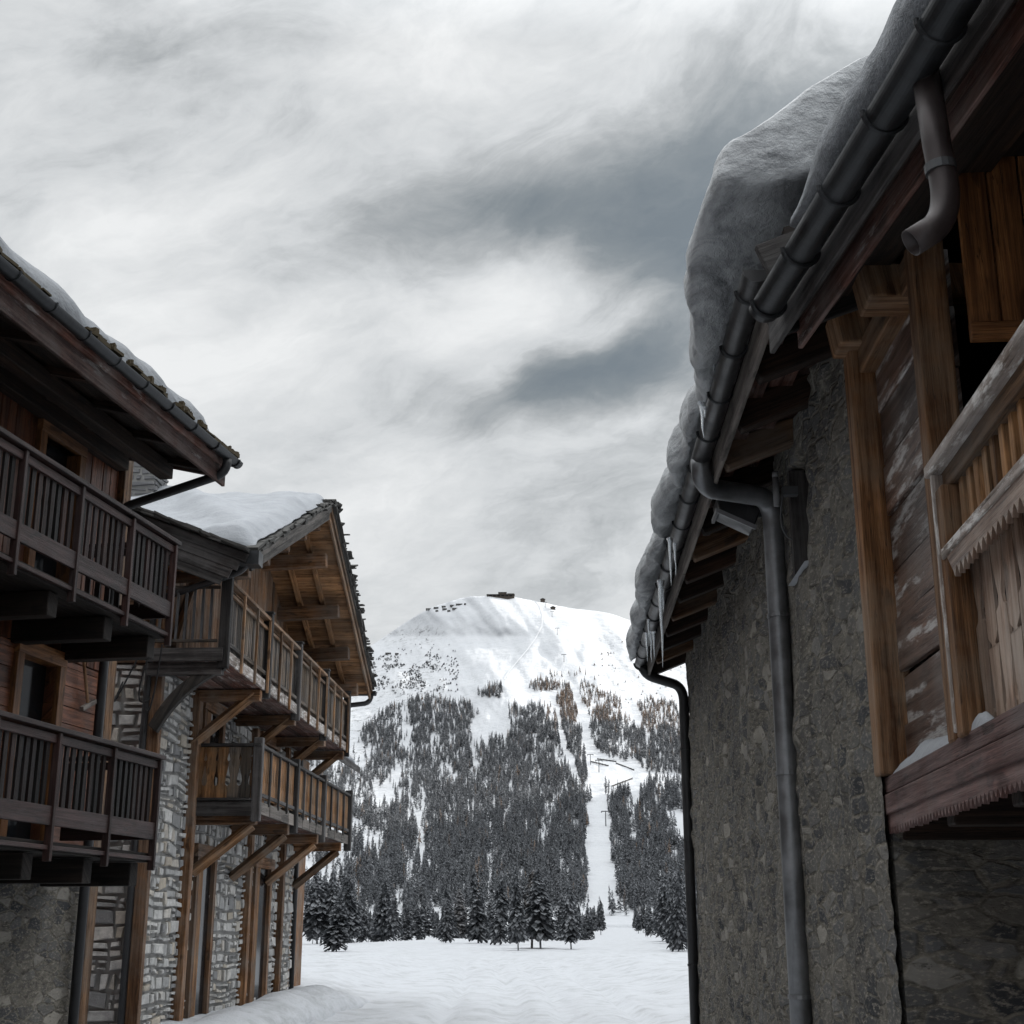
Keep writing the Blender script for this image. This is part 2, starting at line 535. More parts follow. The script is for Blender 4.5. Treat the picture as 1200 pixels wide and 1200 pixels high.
def snow_loft(fr, sections, closed_caps=True):
    """sections: list of list of local (s,d,z) points, same count"""
    mb = MB(fr)
    n = len(sections[0])
    pts = [fr(*p) for sec in sections for p in sec]
    faces, uvs = [], []
    for i in range(len(sections) - 1):
        for j in range(n):
            j2 = (j + 1) % n
            faces.append((i * n + j, i * n + j2, (i + 1) * n + j2, (i + 1) * n + j))
            uvs.append([(0, 0)] * 4)
    faces.append(tuple(reversed(range(n)))); uvs.append([(0, 0)] * n)
    faces.append(tuple(range((len(sections) - 1) * n, len(sections) * n))); uvs.append([(0, 0)] * n)
    mb.add(pts, faces, uvs, .5)
    return mb

def fix_normals(o):
    bm = bmesh.new(); bm.from_mesh(o.data)
    bmesh.ops.recalc_face_normals(bm, faces=bm.faces)
    bm.to_mesh(o.data); bm.free()

def stone_face(mb, fr_fn, a0, a1, z0, z1, skip, hmin=.07, hmax=.25, seed=1):
    """irregular rubble courses; fr_fn(a, out, z) -> world; stones stand 'out' of the mortar"""
    rnd = random.Random(seed)
    z = z0
    while z < z1 - .03:
        h = min(rnd.uniform(hmin, hmax), z1 - z)
        a = a0
        while a < a1 - .03:
            w = min(rnd.choice((rnd.uniform(.08, .2), rnd.uniform(.15, .5))), a1 - a)
            split = rnd.random() < .35 and h > .13
            parts = [(z, z + h)] if not split else [(z, z + h * .5), (z + h * .5, z + h)]
            for (q0, q1) in parts:
                mid = (a + w / 2, (q0 + q1) / 2)
                if any(s0 - .0 < mid[0] < s1 and t0 < mid[1] < t1 for s0, s1, t0, t1 in skip):
                    continue
                g = rnd.uniform(.006, .016)
                out = rnd.uniform(.015, .055)
                j = lambda: rnd.uniform(-.03, .03)
                c = [(a + g + abs(j()), q0 + g + abs(j())), (a + w - g - abs(j()), q0 + g + abs(j())), (a + w - g - abs(j()), q1 - g - abs(j())), (a + g + abs(j()), q1 - g - abs(j()))]
                ins = .012
                cx, cz = sum(p[0] for p in c) / 4, sum(p[1] for p in c) / 4
                c = [(x + .05 * n3(x * 1.9, y * 2.3, seed), y + .065 * n3(x * 1.6, y * 1.9, seed + 7.3)) for x, y in c]
                cx, cz = sum(p[0] for p in c) / 4, sum(p[1] for p in c) / 4
                back = [fr_fn(x, -.02, y) for x, y in c]
                midp = [fr_fn(x, out * .7, y) for x, y in c]
                front = [fr_fn(x + (cx - x) * .14, out + rnd.uniform(-.008, .008), y + (cz - y) * .16) for x, y in c]
                pts = back + midp + front
                faces = [(8, 9, 10, 11)]
                for b in (0, 4):
                    for i in range(4):
                        k = (i + 1) % 4
                        faces.append((b + i, b + k, b + 4 + k, b + 4 + i))
                mb.add(pts, faces, [[(0, 0)] * 4] * len(faces), rnd.random())
            a += w
        z += h

def bracket_rings(house, fr, pts, r, parent):
    for (s, d, z) in pts:
        mb = MB(fr)
        path = []
        for k in range(13):
            an = math.pi * k / 12
            path.append((s, d + r * math.cos(an), z - r * math.sin(an)))
        mb.tube(path, .011, 6)
        house.part(mb, 'gutter_bracket', M['gutter'], parent)

def arc(p0, p1, p2, n=6):
    p0, p1, p2 = V(p0), V(p1), V(p2)
    return [tuple(p0 * (1 - t) ** 2 + p1 * 2 * t * (1 - t) + p2 * t * t) for t in [i / n for i in range(n + 1)]]

# ================================================================== LEFT NEAR CHALET
F1 = Frame(10.6)
H1 = House('timber_chalet', F1(14.7, 7.5, 0), 'dark red-brown timber chalet with two slatted balconies and a long gutter, at the left edge', 'house')

def b1():
    mb = MB(F1)
    mb.box(-14, 14.6, 7.7, 15.2, 0, 6.9)
    H1.part(mb, 'inner_wall', M['dark'])  # dark core so door openings and board gaps read as shade
    ops = [(12.74, 13.48, 4.62, 6.72), (12.74, 13.48, 2.3, 4.32), (9.6, 10.6, 4.62, 6.6), (9.6, 10.6, 2.3, 4.25)]
    mb = MB(F1)
    s = -14.0
    while s < 14.6:
        w = random.uniform(.13, .17)
        z1 = 7.12
        cuts = [(o[2], o[3]) for o in ops[0::2] if s + w / 2 > o[0] and s + w / 2 < o[1]]
        rn = random.random()
        dd = 7.5 + random.uniform(0, .012)
        if cuts:
            mb.box(s, s + w - .008, dd, 7.7, cuts[0][1], z1, rn)
        else:
            mb.box(s, s + w - .008, dd, 7.7, 4.44, z1, rn)
        s += w
    H1.part(mb, 'upper_wall', M['red_wood'], bevel=.004)
    mb = MB(F1)
    z = 2.28
    while z < 4.4:
        h = min(random.uniform(.17, .22), 4.43 - z)
        rn = random.random()
        segs = [(-14, 9.6), (10.6, 12.74), (13.48, 14.6)] if z < 4.25 else [(-14, 7.3), (7.3, 14.6)]
        for a, b in segs:
            mb.box(a, b, 7.5 + random.uniform(0, .012), 7.7, z, z + h - .007, random.random() * .6 + .2)
        z += h
    H1.part(mb, 'lower_wall', M['red_wood'], bevel=.004)
    mb = MB(F1)
    mb.box(-14, 14.62, 7.48, 7.7, 0, 2.27)
    H1.part(mb, 'ground_floor_wall', M['rubble'])
    mb = MB(F1)
    d = 7.7
    while d < 15.2:
        w = random.uniform(.14, .19)
        mb.box(14.6, 14.66, d, d + w - .008, .0, 6.9)
        d += w
    H1.part(mb, 'end_wall', M['red_wood'])
    mb = MB(F1)
    mb.box(14.5, 14.7, 7.42, 7.62, 0, 7.1)
    H1.part(mb, 'corner_post', M['old_wood'], bevel=.01)
    for (a, b, z0, z1) in ops:
        f = MB(F1)
        f.box(a - .13, a, 7.45, 7.7, z0, z1); f.box(b, b + .13, 7.45, 7.7, z0, z1)
        f.box(a - .13, b + .13, 7.445, 7.7, z1, z1 + .16)
        fr = H1.part(f, 'door_frame', M['door_wood'], bevel=.006)
        p = MB(F1)
        p.box(a, b, 7.62, 7.66, z0, z1)
        H1.part(p, 'door_pane', M['glass'], fr)
    # roof
    zu = lambda d: 6.80 + .25 * (d - 6.15)
    mb = MB(F1)
    mb.poly([(-14, 6.2, zu(6.2)), (14.5, 6.2, zu(6.2)), (14.5, 11.3, zu(11.3)), (-14, 11.3, zu(11.3))], (0, 0, .15))
    mb.poly([(-14, 11.3, zu(11.3)), (14.5, 11.3, zu(11.3)), (14.5, 16.6, zu(6.0)), (-14, 16.6, zu(6.0))], (0, 0, .15))
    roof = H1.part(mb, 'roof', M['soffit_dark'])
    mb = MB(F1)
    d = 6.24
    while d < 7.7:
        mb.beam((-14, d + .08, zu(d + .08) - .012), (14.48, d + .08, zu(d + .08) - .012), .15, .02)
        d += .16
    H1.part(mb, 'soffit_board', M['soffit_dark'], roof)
    for dd in (6.85, 7.42):
        mb = MB(F1)
        mb.beam((-14, dd, zu(dd) - .19), (14.42, dd, zu(dd) - .19), .16, .18)
        H1.part(mb, 'purlin', M['soffit_dark'], bevel=.01)
    for i in range(13):
        s = 14.3 - i * .92
        mb = MB(F1)
        mb.beam((s, 6.26, zu(6.26) - .065), (s, 7.6, zu(7.6) - .065), .11, .09)
        H1.part(mb, 'rafter', M['soffit_dark'], roof, bevel=.006)
    mb = MB(F1)
    mb.box(-14, 14.52, 6.155, 6.195, 6.60, 6.795)
    mb.box(-14, 14.52, 6.135, 6.175, 6.80, 6.90)
    H1.part(mb, 'fascia', M['fascia_red'], roof, bevel=.006)
    mb = MB(F1)
    mb.beam((14.53, 6.16, zu(6.16) + .02), (14.53, 11.3, zu(11.3) + .02), .05, .24)
    H1.part(mb, 'verge_board', M['fascia_red'], roof, bevel=.006)
    mb = MB(F1)
    mb.gutter((-14, 6.055, 6.91), (14.62, 6.055, 6.91), .07)
    g = H1.part(mb, 'gutter', M['gutter'], roof, smooth_=False)
    bracket_rings(H1, F1, [(14.5 - i * .62, 6.055, 6.915) for i in range(16)], .076, roof)
    mb = MB(F1)
    mb.tube([(14.3, 6.055, 6.86)] + arc((14.3, 6.055, 6.80), (14.3, 6.07, 6.68), (14.32, 6.22, 6.655), 5) + [(14.42, 7.2, 6.43)] + arc((14.42, 7.27, 6.41), (14.42, 7.37, 6.38), (14.42, 7.38, 6.28), 4) + [(14.30, 7.38, 4.7), (14.30, 7.38, 0)], .055, 12)
    H1.part(mb, 'downpipe', M['black_pipe'], smooth_=True)
    mb = MB(F1)
    s = 3.0
    while s < 14.4:
        w = random.uniform(.06, .3)
        if random.random() < .8:
            hh = random.uniform(.015, .05)
            mb.beam((s, random.uniform(6.15, 6.2), 6.99 + hh / 2), (s + w, random.uniform(6.15, 6.2), 6.99 + hh / 2), .24, hh)
            if random.random() < .35:
                for q in range(5):
                    ss = s + random.uniform(0, w); r_ = random.uniform(.012, .03)
                    mb.box(ss, ss + r_ * 2, 6.08, 6.08 + r_ * 2, 7.0, 7.0 + r_ * random.uniform(2, 4), jit=.008)
        s += w
    H1.part(mb, 'roof_slate', M['moss_slate'], roof)
    # balconies
    for dz in (0.0, -2.36):
        mb = MB(F1)
        for i in range(7):
            mb.box(4, 13.78, 6.42 + i * .155, 6.42 + i * .155 + .148, 4.64 + dz, 4.735 + dz)
        bal = H1.part(mb, 'balcony', M['shade_timber'], bevel=.004)
        mb = MB(F1)
        mb.box(4, 13.84, 6.33, 6.47, 5.70 + dz, 5.745 + dz)
        mb.box(4, 13.80, 6.375, 6.425, 5.60 + dz, 5.68 + dz)
        mb.box(13.755, 13.80, 6.43, 7.44, 5.60 + dz, 5.68 + dz)
        mb.box(13.72, 13.84, 6.475, 7.46, 5.70 + dz, 5.745 + dz)
        H1.part(mb, 'top_rail', M['rail_wood'], bal, bevel=.006)
        mb = MB(F1)
        mb.box(4, 13.80, 6.365, 6.40, 4.87 + dz, 5.04 + dz)
        mb.box(13.765, 13.80, 6.43, 7.44, 4.87 + dz, 5.04 + dz)
        mb.box(4, 13.80, 6.37, 6.415, 4.66 + dz, 4.70 + dz)
        H1.part(mb, 'bottom_rail', M['rail_wood'], bal, bevel=.005)
        for s in (13.77, 12.72, 11.62, 10.56, 9.5, 8.45):
            mb = MB(F1)
            mb.box(s - .024, s + .024, 6.35, 6.42, 4.56 + dz, 5.695 + dz)
            H1.part(mb, 'railing_post', M['rail_wood'], bal, bevel=.005)
        ends = (13.77, 12.72, 11.62, 10.56, 9.5, 8.45)
        for a, b in zip(ends[1:], ends[:-1]):
            n = 8
            for i in range(n):
                c = a + .03 + (b - a - .06) * (i + .75) / (n + .5)
                mb = MB(F1)
                mb.box(c - .031, c + .031, 6.405 , 6.43, 5.0 + dz, 5.62 + dz, jit=.003)
                H1.part(mb, 'baluster', M['slat_wood'], bal)
        for i in range(8):
            c = 6.5 + i * .12
            mb = MB(F1)
            mb.box(13.735, 13.76, c, c + .06, 5.0 + dz, 5.62 + dz)
            H1.part(mb, 'baluster', M['slat_wood'], bal)
        for s in (13.62, 12.62, 11.5, 10.45, 9.4):
            mb = MB(F1)
            mb.box(s - .09, s + .09, 6.5, 7.7, 4.40 + dz, 4.63 + dz)
            H1.part(mb, 'support_beam', M['shade_timber'], bal, bevel=.01)
b1()

def snow1():
    secs = []
    zt = lambda d: 6.80 + .25 * (d - 6.15) + .15
    s = 2.0
    N = 110
    for i in range(N + 1):
        s = 2.0 + 12.44 * i / N
        w = .03 * math.sin(s * 4.1 + math.sin(s * 1.3)) + .05 * fbm(s * .9, 3.1)
        f = 6.26 + .05 * fbm(s * 2.3, 8.0) + .02 * math.sin(s * 9)
        e = smooth(14.5, 14.15, s) * .6 + .4
        h = (.46 + w) * e
        sec = [(s, 9.2, zt(9.2) - .02), (s, f + .12, zt(f + .1)), (s, f + .03, zt(f) + .02), (s, f, zt(f) + .3 * h), (s, f + .025 + .03 * fbm(s * 3, 1), zt(f) + .6 * h), (s, f + .09, zt(f) + .85 * h),
               (s, f + .2, zt(f + .2) + h), (s, f + .55, zt(f + .5) + h * 1.1), (s, f + 1.2, zt(f + 1.2) + h * 1.15), (s, 9.2, zt(9.2) + .33)]
        secs.append(sec)
    mb = snow_loft(F1, secs)
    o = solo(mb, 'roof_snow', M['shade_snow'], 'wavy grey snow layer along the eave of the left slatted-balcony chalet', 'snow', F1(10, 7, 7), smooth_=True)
    fix_normals(o)
snow1()

# broom on the chalet wall
mb = MB(F1)
mb.tube([(13.84, 7.42, 4.62), (14.1, 7.43, 4.02)], .018, 8)
o = mb
root = bpy.data.objects.new('broom', None); COL.objects.link(root); root.location = F1(14.1, 7.42, 4.0)
tag(root, 'wooden long-handled broom hanging upright on the red-brown chalet wall', 'broom')
link('handle', mb.mesh('handle', root.location), M['old_wood'], root)
mb = MB(F1)
mb.beam((13.95, 7.42, 3.93), (14.24, 7.42, 4.06), .05, .05)
link('broom_head', mb.mesh('broom_head', root.location), M['verge'], root, bevel=.006)

# ================================================================== LEFT FAR CHALET (stone base, street gable)
F2 = Frame(2.7)
H2 = House('stone_timber_chalet', F2(19.4, 6.05, 0), 'rustic stone and larch chalet with two long balconies under a wide snow-laden gable', 'house')

def carved(mb, fn, w0, w1, z0, z1, t, holes):
    """board between w0..w1; holes: list of (edge, zc, hh, depth): half drop notches on the left (0) or right (1) edge"""
    L = [(w0, z0)]
    R_ = [(w1, z0)]
    for e, zc, hh, dep in sorted(holes, key=lambda q: q[1]):
        w, sgn, lst = (w0, 1, L) if e == 0 else (w1, -1, R_)
        prof = [(-.5, 0), (-.42, .8), (-.25, 1), (-.05, .75), (.2, .3), (.5, 0)]
        for a, b in prof:
            lst.append((w + sgn * dep * b, zc + hh * a))
    L.append((w0, z1)); R_.append((w1, z1))
    ring = R_ + L[::-1]
    p0 = [fn(a, 0, z) for a, z in ring]
    p1 = fn(0, t, 0)
    q = fn(0, 0, 0)
    mb.poly(p0, tuple(p1[i] - q[i] for i in range(3)))

def b2():
    mb = MB(F2)
    mb.box(19.5, 30.1, 6.12, 13.8, 0, 6.9)
    H2.part(mb, 'inner_wall', M['mortar'])
    ops = [(22.0, 23.3, 3.3, 5.02), (26.2, 27.6, 3.3, 5.02), (22.1, 23.3, .3, 2.7), (26.2, 27.6, .3, 2.7)]
    mb = MB()
    stone_face(mb, lambda a, o, z: F2(a, 6.10 - o, z), 19.45, 30.1, 0, 5.3, ops, seed=3)
    stone_face(mb, lambda a, o, z: F2(19.46 - o, a, z), 6.06, 9.5, 0, 5.3, [(6.9, 7.3, 0, 5.5)], seed=5)
    H2.part(mb, 'stone_wall', M['stone'])
    for (a, b, z0, z1) in ops:
        f = MB(F2)
        f.box(a - .02, a + .13, 6.0, 6.13, z0, z1); f.box(b - .13, b + .02, 6.0, 6.13, z0, z1); f.box(a - .1, b + .1, 5.98, 6.13, z1, z1 + .2)
        fr = H2.part(f, 'door_frame', M['beam_wood'], bevel=.008)
        p = MB(F2)
        p.box(a + .13, b - .13, 6.07, 6.11, z0, z1)
        dr = H2.part(p, 'door', M['glass'], fr)
        p = MB(F2)
        p.box(a + .13, a + .5, 6.04, 6.068, z0, z1); 
        H2.part(p, 'shutter', M['orange_wood'], fr)
    for s in (21.62, 25.7, 28.6):
        f = MB(F2); f.box(s - .1, s + .1, 5.97, 6.12, 0, 5.2)
        H2.part(f, 'wall_post', M['beam_wood'], bevel=.01)
    # timber storey with gable
    zA = lambda s: 6.62 + .428 * (min(s, 49.4 - s) - 18.87)
    mb = MB(F2)
    s = 19.4
    while s < 30.1:
        w = min(random.uniform(.14, .2), 30.1 - s)
        m_ = s + w / 2
        if not (23.2 < m_ < 24.4 or 26.6 < m_ < 27.6):
            mb.box(s, s + w - .008, 6.04 + random.uniform(0, .012), 6.12, 5.3, zA(m_) - .02)
        else:
            mb.box(s, s + w - .008, 6.04, 6.12, 7.3, zA(m_) - .02)
        s += w
    H2.part(mb, 'gable_wall', M['beam_wood'], bevel=.004)
    for a, b in ((23.2, 24.4), (26.6, 27.6)):
        p = MB(F2); p.box(a, b, 6.085, 6.12, 5.43, 7.3)
        H2.part(p, 'balcony_door', M['glass'])
    mb = MB(F2)
    z = 5.3
    while z < 8.3:
        h = random.uniform(.17, .23)
        d0 = 6.06 if z < 7.1 else 6.06 + (z - 7.1) / .40
        mb.box(19.40 + random.uniform(0, .01), 19.5, d0, 13.8, z, z + h - .01)
        z += h
    H2.part(mb, 'side_wall', M['beam_wood'], bevel=.004)
    # big framing at the near corner
    for p, q, w, h in (((19.33, 6.0, 0), (19.33, 6.0, 5.22), .17, .17), ((19.3, 6.0, 5.4), (19.3, 6.0, 7.1), .16, .16)):
        f = MB(F2); f.beam(p, q, w, h, up=(1, 0, 0)); H2.part(f, 'corner_post', M['beam_wood'], bevel=.012)
    f = MB(F2); f.beam((19.25, 5.15, 6.72), (19.25, 9.0, 6.72), .16, .2); H2.part(f, 'tie_beam', M['beam_wood'], bevel=.012)
    f = MB(F2); f.beam((19.2, 6.1, 5.7), (19.2, 7.3, 6.65), .12, .14); H2.part(f, 'knee_brace', M['old_wood'], bevel=.01)
    f = MB(F2); f.beam((19.9, 5.98, 5.6), (20.9, 5.98, 6.95), .1, .14, up=(0, 1, 0)); H2.part(f, 'knee_brace', M['beam_wood'], bevel=.01)
    # roof
    mb = MB(F2)
    mb.poly([(18.87, 4.66, zA(18.87)), (24.7, 4.66, zA(24.7)), (24.7, 14.2, zA(24.7)), (18.87, 14.2, zA(18.87))], (0, 0, .18))
    mb.poly([(24.7, 4.66, zA(24.7)), (30.53, 4.66, zA(30.53)), (30.53, 14.2, zA(30.53)), (24.7, 14.2, zA(24.7))], (0, 0, .18))
    roof = H2.part(mb, 'roof', M['dark_timber'])
    mb = MB(F2)
    for side in (0, 1):
        t = 0.05
        while t < 5.8:
            s = 18.87 + t if side == 0 else 30.53 - t
            mb.beam((s + .07 * (1 - 2 * side), 4.68, zA(s + .07 * (1 - 2 * side)) - .012), (s + .07 * (1 - 2 * side), 6.06, zA(s + .07 * (1 - 2 * side)) - .012), .157, .022, up=F2.s * (-.428 * (1 - 2 * side)) + V((0, 0, 1)))
            t += .15
    H2.part(mb, 'soffit_board', M['soffit_wood'], roof)
    for s in (25.6, 27.15, 28.55, 29.85, 24.7, 23.5, 22.1, 20.7, 19.5):
        mb = MB(F2)
        dep = .34 if s > 24.9 else .24
        mb.beam((s, 4.80, zA(s) - dep + .05), (s, 6.3, zA(s) - dep - .02), .22, .26)
        H2.part(mb, 'purlin', M['beam_wood'], roof, bevel=.02)
    for side in (0, 1):
        for d in (5.15, 5.62):
            mb = MB(F2)
            a, b = (18.95, 24.6) if side == 0 else (30.45, 24.8)
            mb.beam((a, d, zA(a) - .075), (b, d, zA(b) - .075), .09, .10)
            H2.part(mb, 'rafter', M['soffit_wood'], roof, bevel=.006)
    for a, b, mat in ((18.82, 24.72, 'verge'), (30.58, 24.72, 'old_wood')):
        mb = MB(F2)
        sl = .428
        mb.beam((a, 4.635, zA(a) + .03), (b, 4.635, zA(24.7) + .03), .045, .27)
        mb.beam((a, 4.595, zA(a) + .10), (b, 4.595, zA(24.7) + .10), .035, .13)
        H2.part(mb, 'barge_board', M[mat], roof, bevel=.008)
    mb = MB(F2)
    rnd = random.Random(4)
    for side in (0, 1):
        for layer in range(2 if side == 0 else 4):
            t = -.05
            while t < 5.9:
                w = rnd.uniform(.16, .42)
                s0 = 18.82 + t if side == 0 else 30.58 - t
                s1 = s0 + (w if side == 0 else -w)
                lift = rnd.uniform(-.012, .02) + (rnd.random() < .12) * rnd.uniform(.03, .09)
                z0 = zA(s0) + .185 + layer * .042 + lift
                z1 = zA(s1) + .185 + layer * .042 + rnd.uniform(-.02, .05)
                e = rnd.uniform(4.49, 4.57)
                mb.beam((s0, e + .1, z0), (s1, e + .1, z1), .2, rnd.uniform(.022, .045))
                t += w * rnd.uniform(.8, 1.0)
    # ragged slates down the far slope, seen from its edge
    for i in range(60):
        t = rnd.uniform(0, 5.8); s0 = 30.5 - t
        mb.beam((s0, rnd.uniform(4.55, 4.75), zA(s0) + .34), (s0 + .22, rnd.uniform(4.55, 4.8), zA(s0) + .30 + rnd.uniform(-.05, .12)), .3, .03)
    H2.part(mb, 'roof_slate', M['slate'], roof)
    # lower rake on the side towards the street corner
    zB = lambda d: 6.55 + .385 * (d - 4.6)
    mb = MB(F2)
    mb.poly([(18.62, 4.6, zB(4.6)), (23.6, 9.58, zB(9.58)), (18.62, 9.58, zB(9.58))], (0, 0, .16))
    side_roof = H2.part(mb, 'side_roof', M['dark_timber'])
    mb = MB(F2)
    for k, (off, hh, ww) in enumerate(((.06, .13, .06), (-.085, .15, .05), (-.24, .15, .04), (-.385, .13, .03))):
        mb.beam((18.60 + k * .012, 4.62 + k * .12, zB(4.62 + k * .12) + off), (18.60 + k * .012, 9.6, zB(9.6) + off), ww, hh)
    H2.part(mb, 'rake_board', M['dark_timber'], side_roof, bevel=.008)
    mb = MB(F2)
    t = 4.6
    while t < 9.6:
        w = rnd.uniform(.15, .4)
        for L_ in range(2):
            mb.beam((18.66 + rnd.uniform(-.08, .0), t, zB(t) + .165 + L_ * .03 + rnd.uniform(-.01, .015)), (18.66 + rnd.uniform(-.08, .0), t + w, zB(t + w) + .165 + L_ * .03 + rnd.uniform(-.01, .02)), .36, .03)
        t += w * .9
    H2.part(mb, 'roof_slate', M['slate'], side_roof)
    # rainwater goods
    mb = MB(F2)
    mb.gutter((18.74, 4.52, 6.72), (18.74, 5.3, 6.72), .1)
    mb.box(18.60, 18.86, 4.46, 4.78, 6.54, 6.74)
    H2.part(mb, 'gutter', M['gutter'], roof)
    mb = MB(F2)
    mb.tube([(18.74, 4.66, 6.66)] + arc((18.76, 4.66, 6.6), (18.8, 4.7, 6.52), (18.85, 4.85, 6.47), 4) + [(19.1, 5.75, 6.25)] + arc((19.15, 5.9, 6.22), (19.2, 6.06, 6.18), (19.22, 6.1, 6.0), 4) + [(19.22, 6.12, 4), (19.22, 6.12, 0)], .05, 10)
    H2.part(mb, 'downpipe', M['black_pipe'], smooth_=True)
    mb = MB(F2)
    mb.gutter((30.62, 4.5, 6.70), (30.62, 13.5, 6.70), .1)
    H2.part(mb, 'gutter', M['gutter'], roof)
    mb = MB(F2)
    mb.tube([(30.62, 4.62, 6.64)] + arc((30.62, 4.62, 6.56), (30.6, 4.64, 6.46), (30.55, 4.75, 6.42), 4) + [(30.3, 5.9, 6.25)] + arc((30.25, 6.0, 6.22), (30.22, 6.05, 6.2), (30.2, 6.06, 6.0), 4) + [(30.2, 6.06, 0)], .055, 10)
    H2.part(mb, 'downpipe', M['black_pipe'], smooth_=True)
    # chimney
    mb = MB(F2)
    mb.box(24.3, 25.1, 7.9, 8.7, 8.7, 10.5)
    ch = H2.part(mb, 'chimney', M['mortar'], roof)
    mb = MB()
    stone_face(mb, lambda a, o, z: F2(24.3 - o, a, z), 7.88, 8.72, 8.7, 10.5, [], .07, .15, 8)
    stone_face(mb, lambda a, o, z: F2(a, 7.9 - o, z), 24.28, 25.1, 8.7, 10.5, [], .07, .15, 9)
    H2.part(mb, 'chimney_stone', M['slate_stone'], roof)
    mb = MB(F2); mb.box(24.15, 25.25, 7.75, 8.85, 10.5, 10.6)
    H2.part(mb, 'chimney_cap', M['slate'], roof)

    # ---- upper balcony
    mb = MB(F2)
    for i in range(7):
        mb.box(19.05, 29.75, 5.02 + i * .148, 5.02 + i * .148 + .14, 5.27, 5.42)
    bal = H2.part(mb, 'balcony', M['fascia_red'], bevel=.005)
    mb = MB(F2)
    t = 19.05
    while t < 29.6:
        w = random.uniform(.4, .8)
        mb.box(t, min(29.75, t + w - .05), 4.975, 5.01, 5.26, 5.43, jit=.006)
        t += w
    H2.part(mb, 'deck_edge', M['pale_rail'], bal, bevel=.006)
    mb = MB(F2)
    mb.box(19.05, 29.8, 4.95, 5.07, 6.405, 6.455); mb.box(19.05, 29.8, 4.99, 5.03, 6.25, 6.30)
    H2.part(mb, 'top_rail', M['old_wood'], bal, bevel=.006)
    mb = MB(F2)
    mb.box(19.05, 29.8, 4.985, 5.035, 5.51, 5.57)
    H2.part(mb, 'bottom_rail', M['grey_wood'], bal, bevel=.006)
    for i in range(97):
        s = 19.14 + i * .11
        mb = MB(F2)
        mb.box(s, s + random.uniform(.07, .095), 5.04, 5.062, 5.45 + random.uniform(0, .03), 6.28, jit=.003)
        H2.part(mb, 'baluster', M['grey_wood'], bal)
    for i in range(13):
        s = 19.07 + i * .88
        mb = MB(F2); mb.box(s - .025, s + .025, 4.935, 4.972, 5.22, 6.40)
        H2.part(mb, 'railing_stile', M['old_wood'], bal, bevel=.005)
    for s in (19.09, 21.82, 24.28, 27.05, 29.75):
        mb = MB(F2); mb.box(s - .06, s + .06, 4.93, 5.08, 5.15, 6.53); mb.box(s - .075, s + .075, 4.915, 5.095, 6.532, 6.57)
        H2.part(mb, 'railing_post', M['dark_timber'], bal, bevel=.012)
    mb = MB(F2)
    mb.box(19.03, 19.08, 5.1, 6.0, 6.30, 6.345); H2.part(mb, 'return_rail', M['grey_wood'], bal, bevel=.005)
    mb = MB(F2); mb.box(19.03, 19.08, 5.1, 6.0, 5.52, 5.56)
    H2.part(mb, 'return_rail', M['grey_wood'], bal, bevel=.005)
    mb = MB(F2); mb.box(18.99, 19.045, 5.0, 6.1, 5.24, 5.43)
    H2.part(mb, 'end_beam', M['dark_timber'], bal, bevel=.005)
    for i in range(7):
        d = 5.2 + i * .122
        mb = MB(F2); mb.box(19.04, 19.07, d, d + .035, 5.56, 6.30)
        H2.part(mb, 'return_baluster', M['steel'], bal)
    for s in (21.6, 24.35, 27.35, 29.6):
        mb = MB(F2); mb.beam((s, 5.02, 5.28 - .12), (s, 6.1, 5.28 - .12), .16, .18)
        H2.part(mb, 'joist', M['beam_wood'], bal, bevel=.012)
        mb = MB(F2); mb.beam((s, 5.12, 5.20), (s, 6.06, 4.42), .13, .15, up=(0, 1, 1))
        H2.part(mb, 'brace', M['old_wood'], bal, bevel=.012)
    mb = MB(F2); mb.beam((19.15, 5.02, 5.15), (19.15, 6.1, 5.15), .16, .18)
    H2.part(mb, 'joist', M['dark_timber'], bal, bevel=.012)
    # curved brace
    a = arc((19.22, 6.02, 4.35), (19.22, 5.72, 5.0), (19.22, 5.08, 5.26), 8)
    b = arc((19.22, 5.90, 4.25), (19.22, 5.60, 4.86), (19.22, 4.98, 5.14), 8)
    mb = MB(F2); mb.poly(a + b[::-1], (-.13, 0, 0))
    H2.part(mb, 'curved_brace', M['grey_wood'], bal, bevel=.01)

    # ---- lower balcony
    mb = MB(F2)
    for i in range(7):
        mb.box(21.75, 30.7, 5.08 + i * .142, 5.08 + i * .142 + .135, 3.38, 3.53)
    bal = H2.part(mb, 'balcony', M['fascia_red'], bevel=.005)
    mb = MB(F2)
    t = 21.75
    while t < 30.5:
        w = random.uniform(.5, 1.0)
        mb.box(t, min(30.7, t + w - .04), 5.03, 5.07, 3.35, 3.54, jit=.006)
        t += w
    H2.part(mb, 'deck_edge', M['verge'], bal, bevel=.006)
    mb = MB(F2)
    mb.box(21.7, 30.8, 5.0, 5.12, 4.38, 4.43); mb.box(21.72, 21.84, 5.13, 6.1, 4.38, 4.43)
    H2.part(mb, 'top_rail', M['dark_timber'], bal, bevel=.008)
    mb = MB(F2)
    mb.box(21.75, 30.75, 5.03, 5.08, 3.62, 3.68)
    H2.part(mb, 'bottom_rail', M['dark_timber'], bal, bevel=.006)
    posts = (21.8, 24.75, 27.5, 30.72)
    for s in posts:
        mb = MB(F2); mb.box(s - .07, s + .07, 4.98, 5.13, 3.22, 4.52)
        H2.part(mb, 'railing_post', M['dark_timber'], bal, bevel=.012)
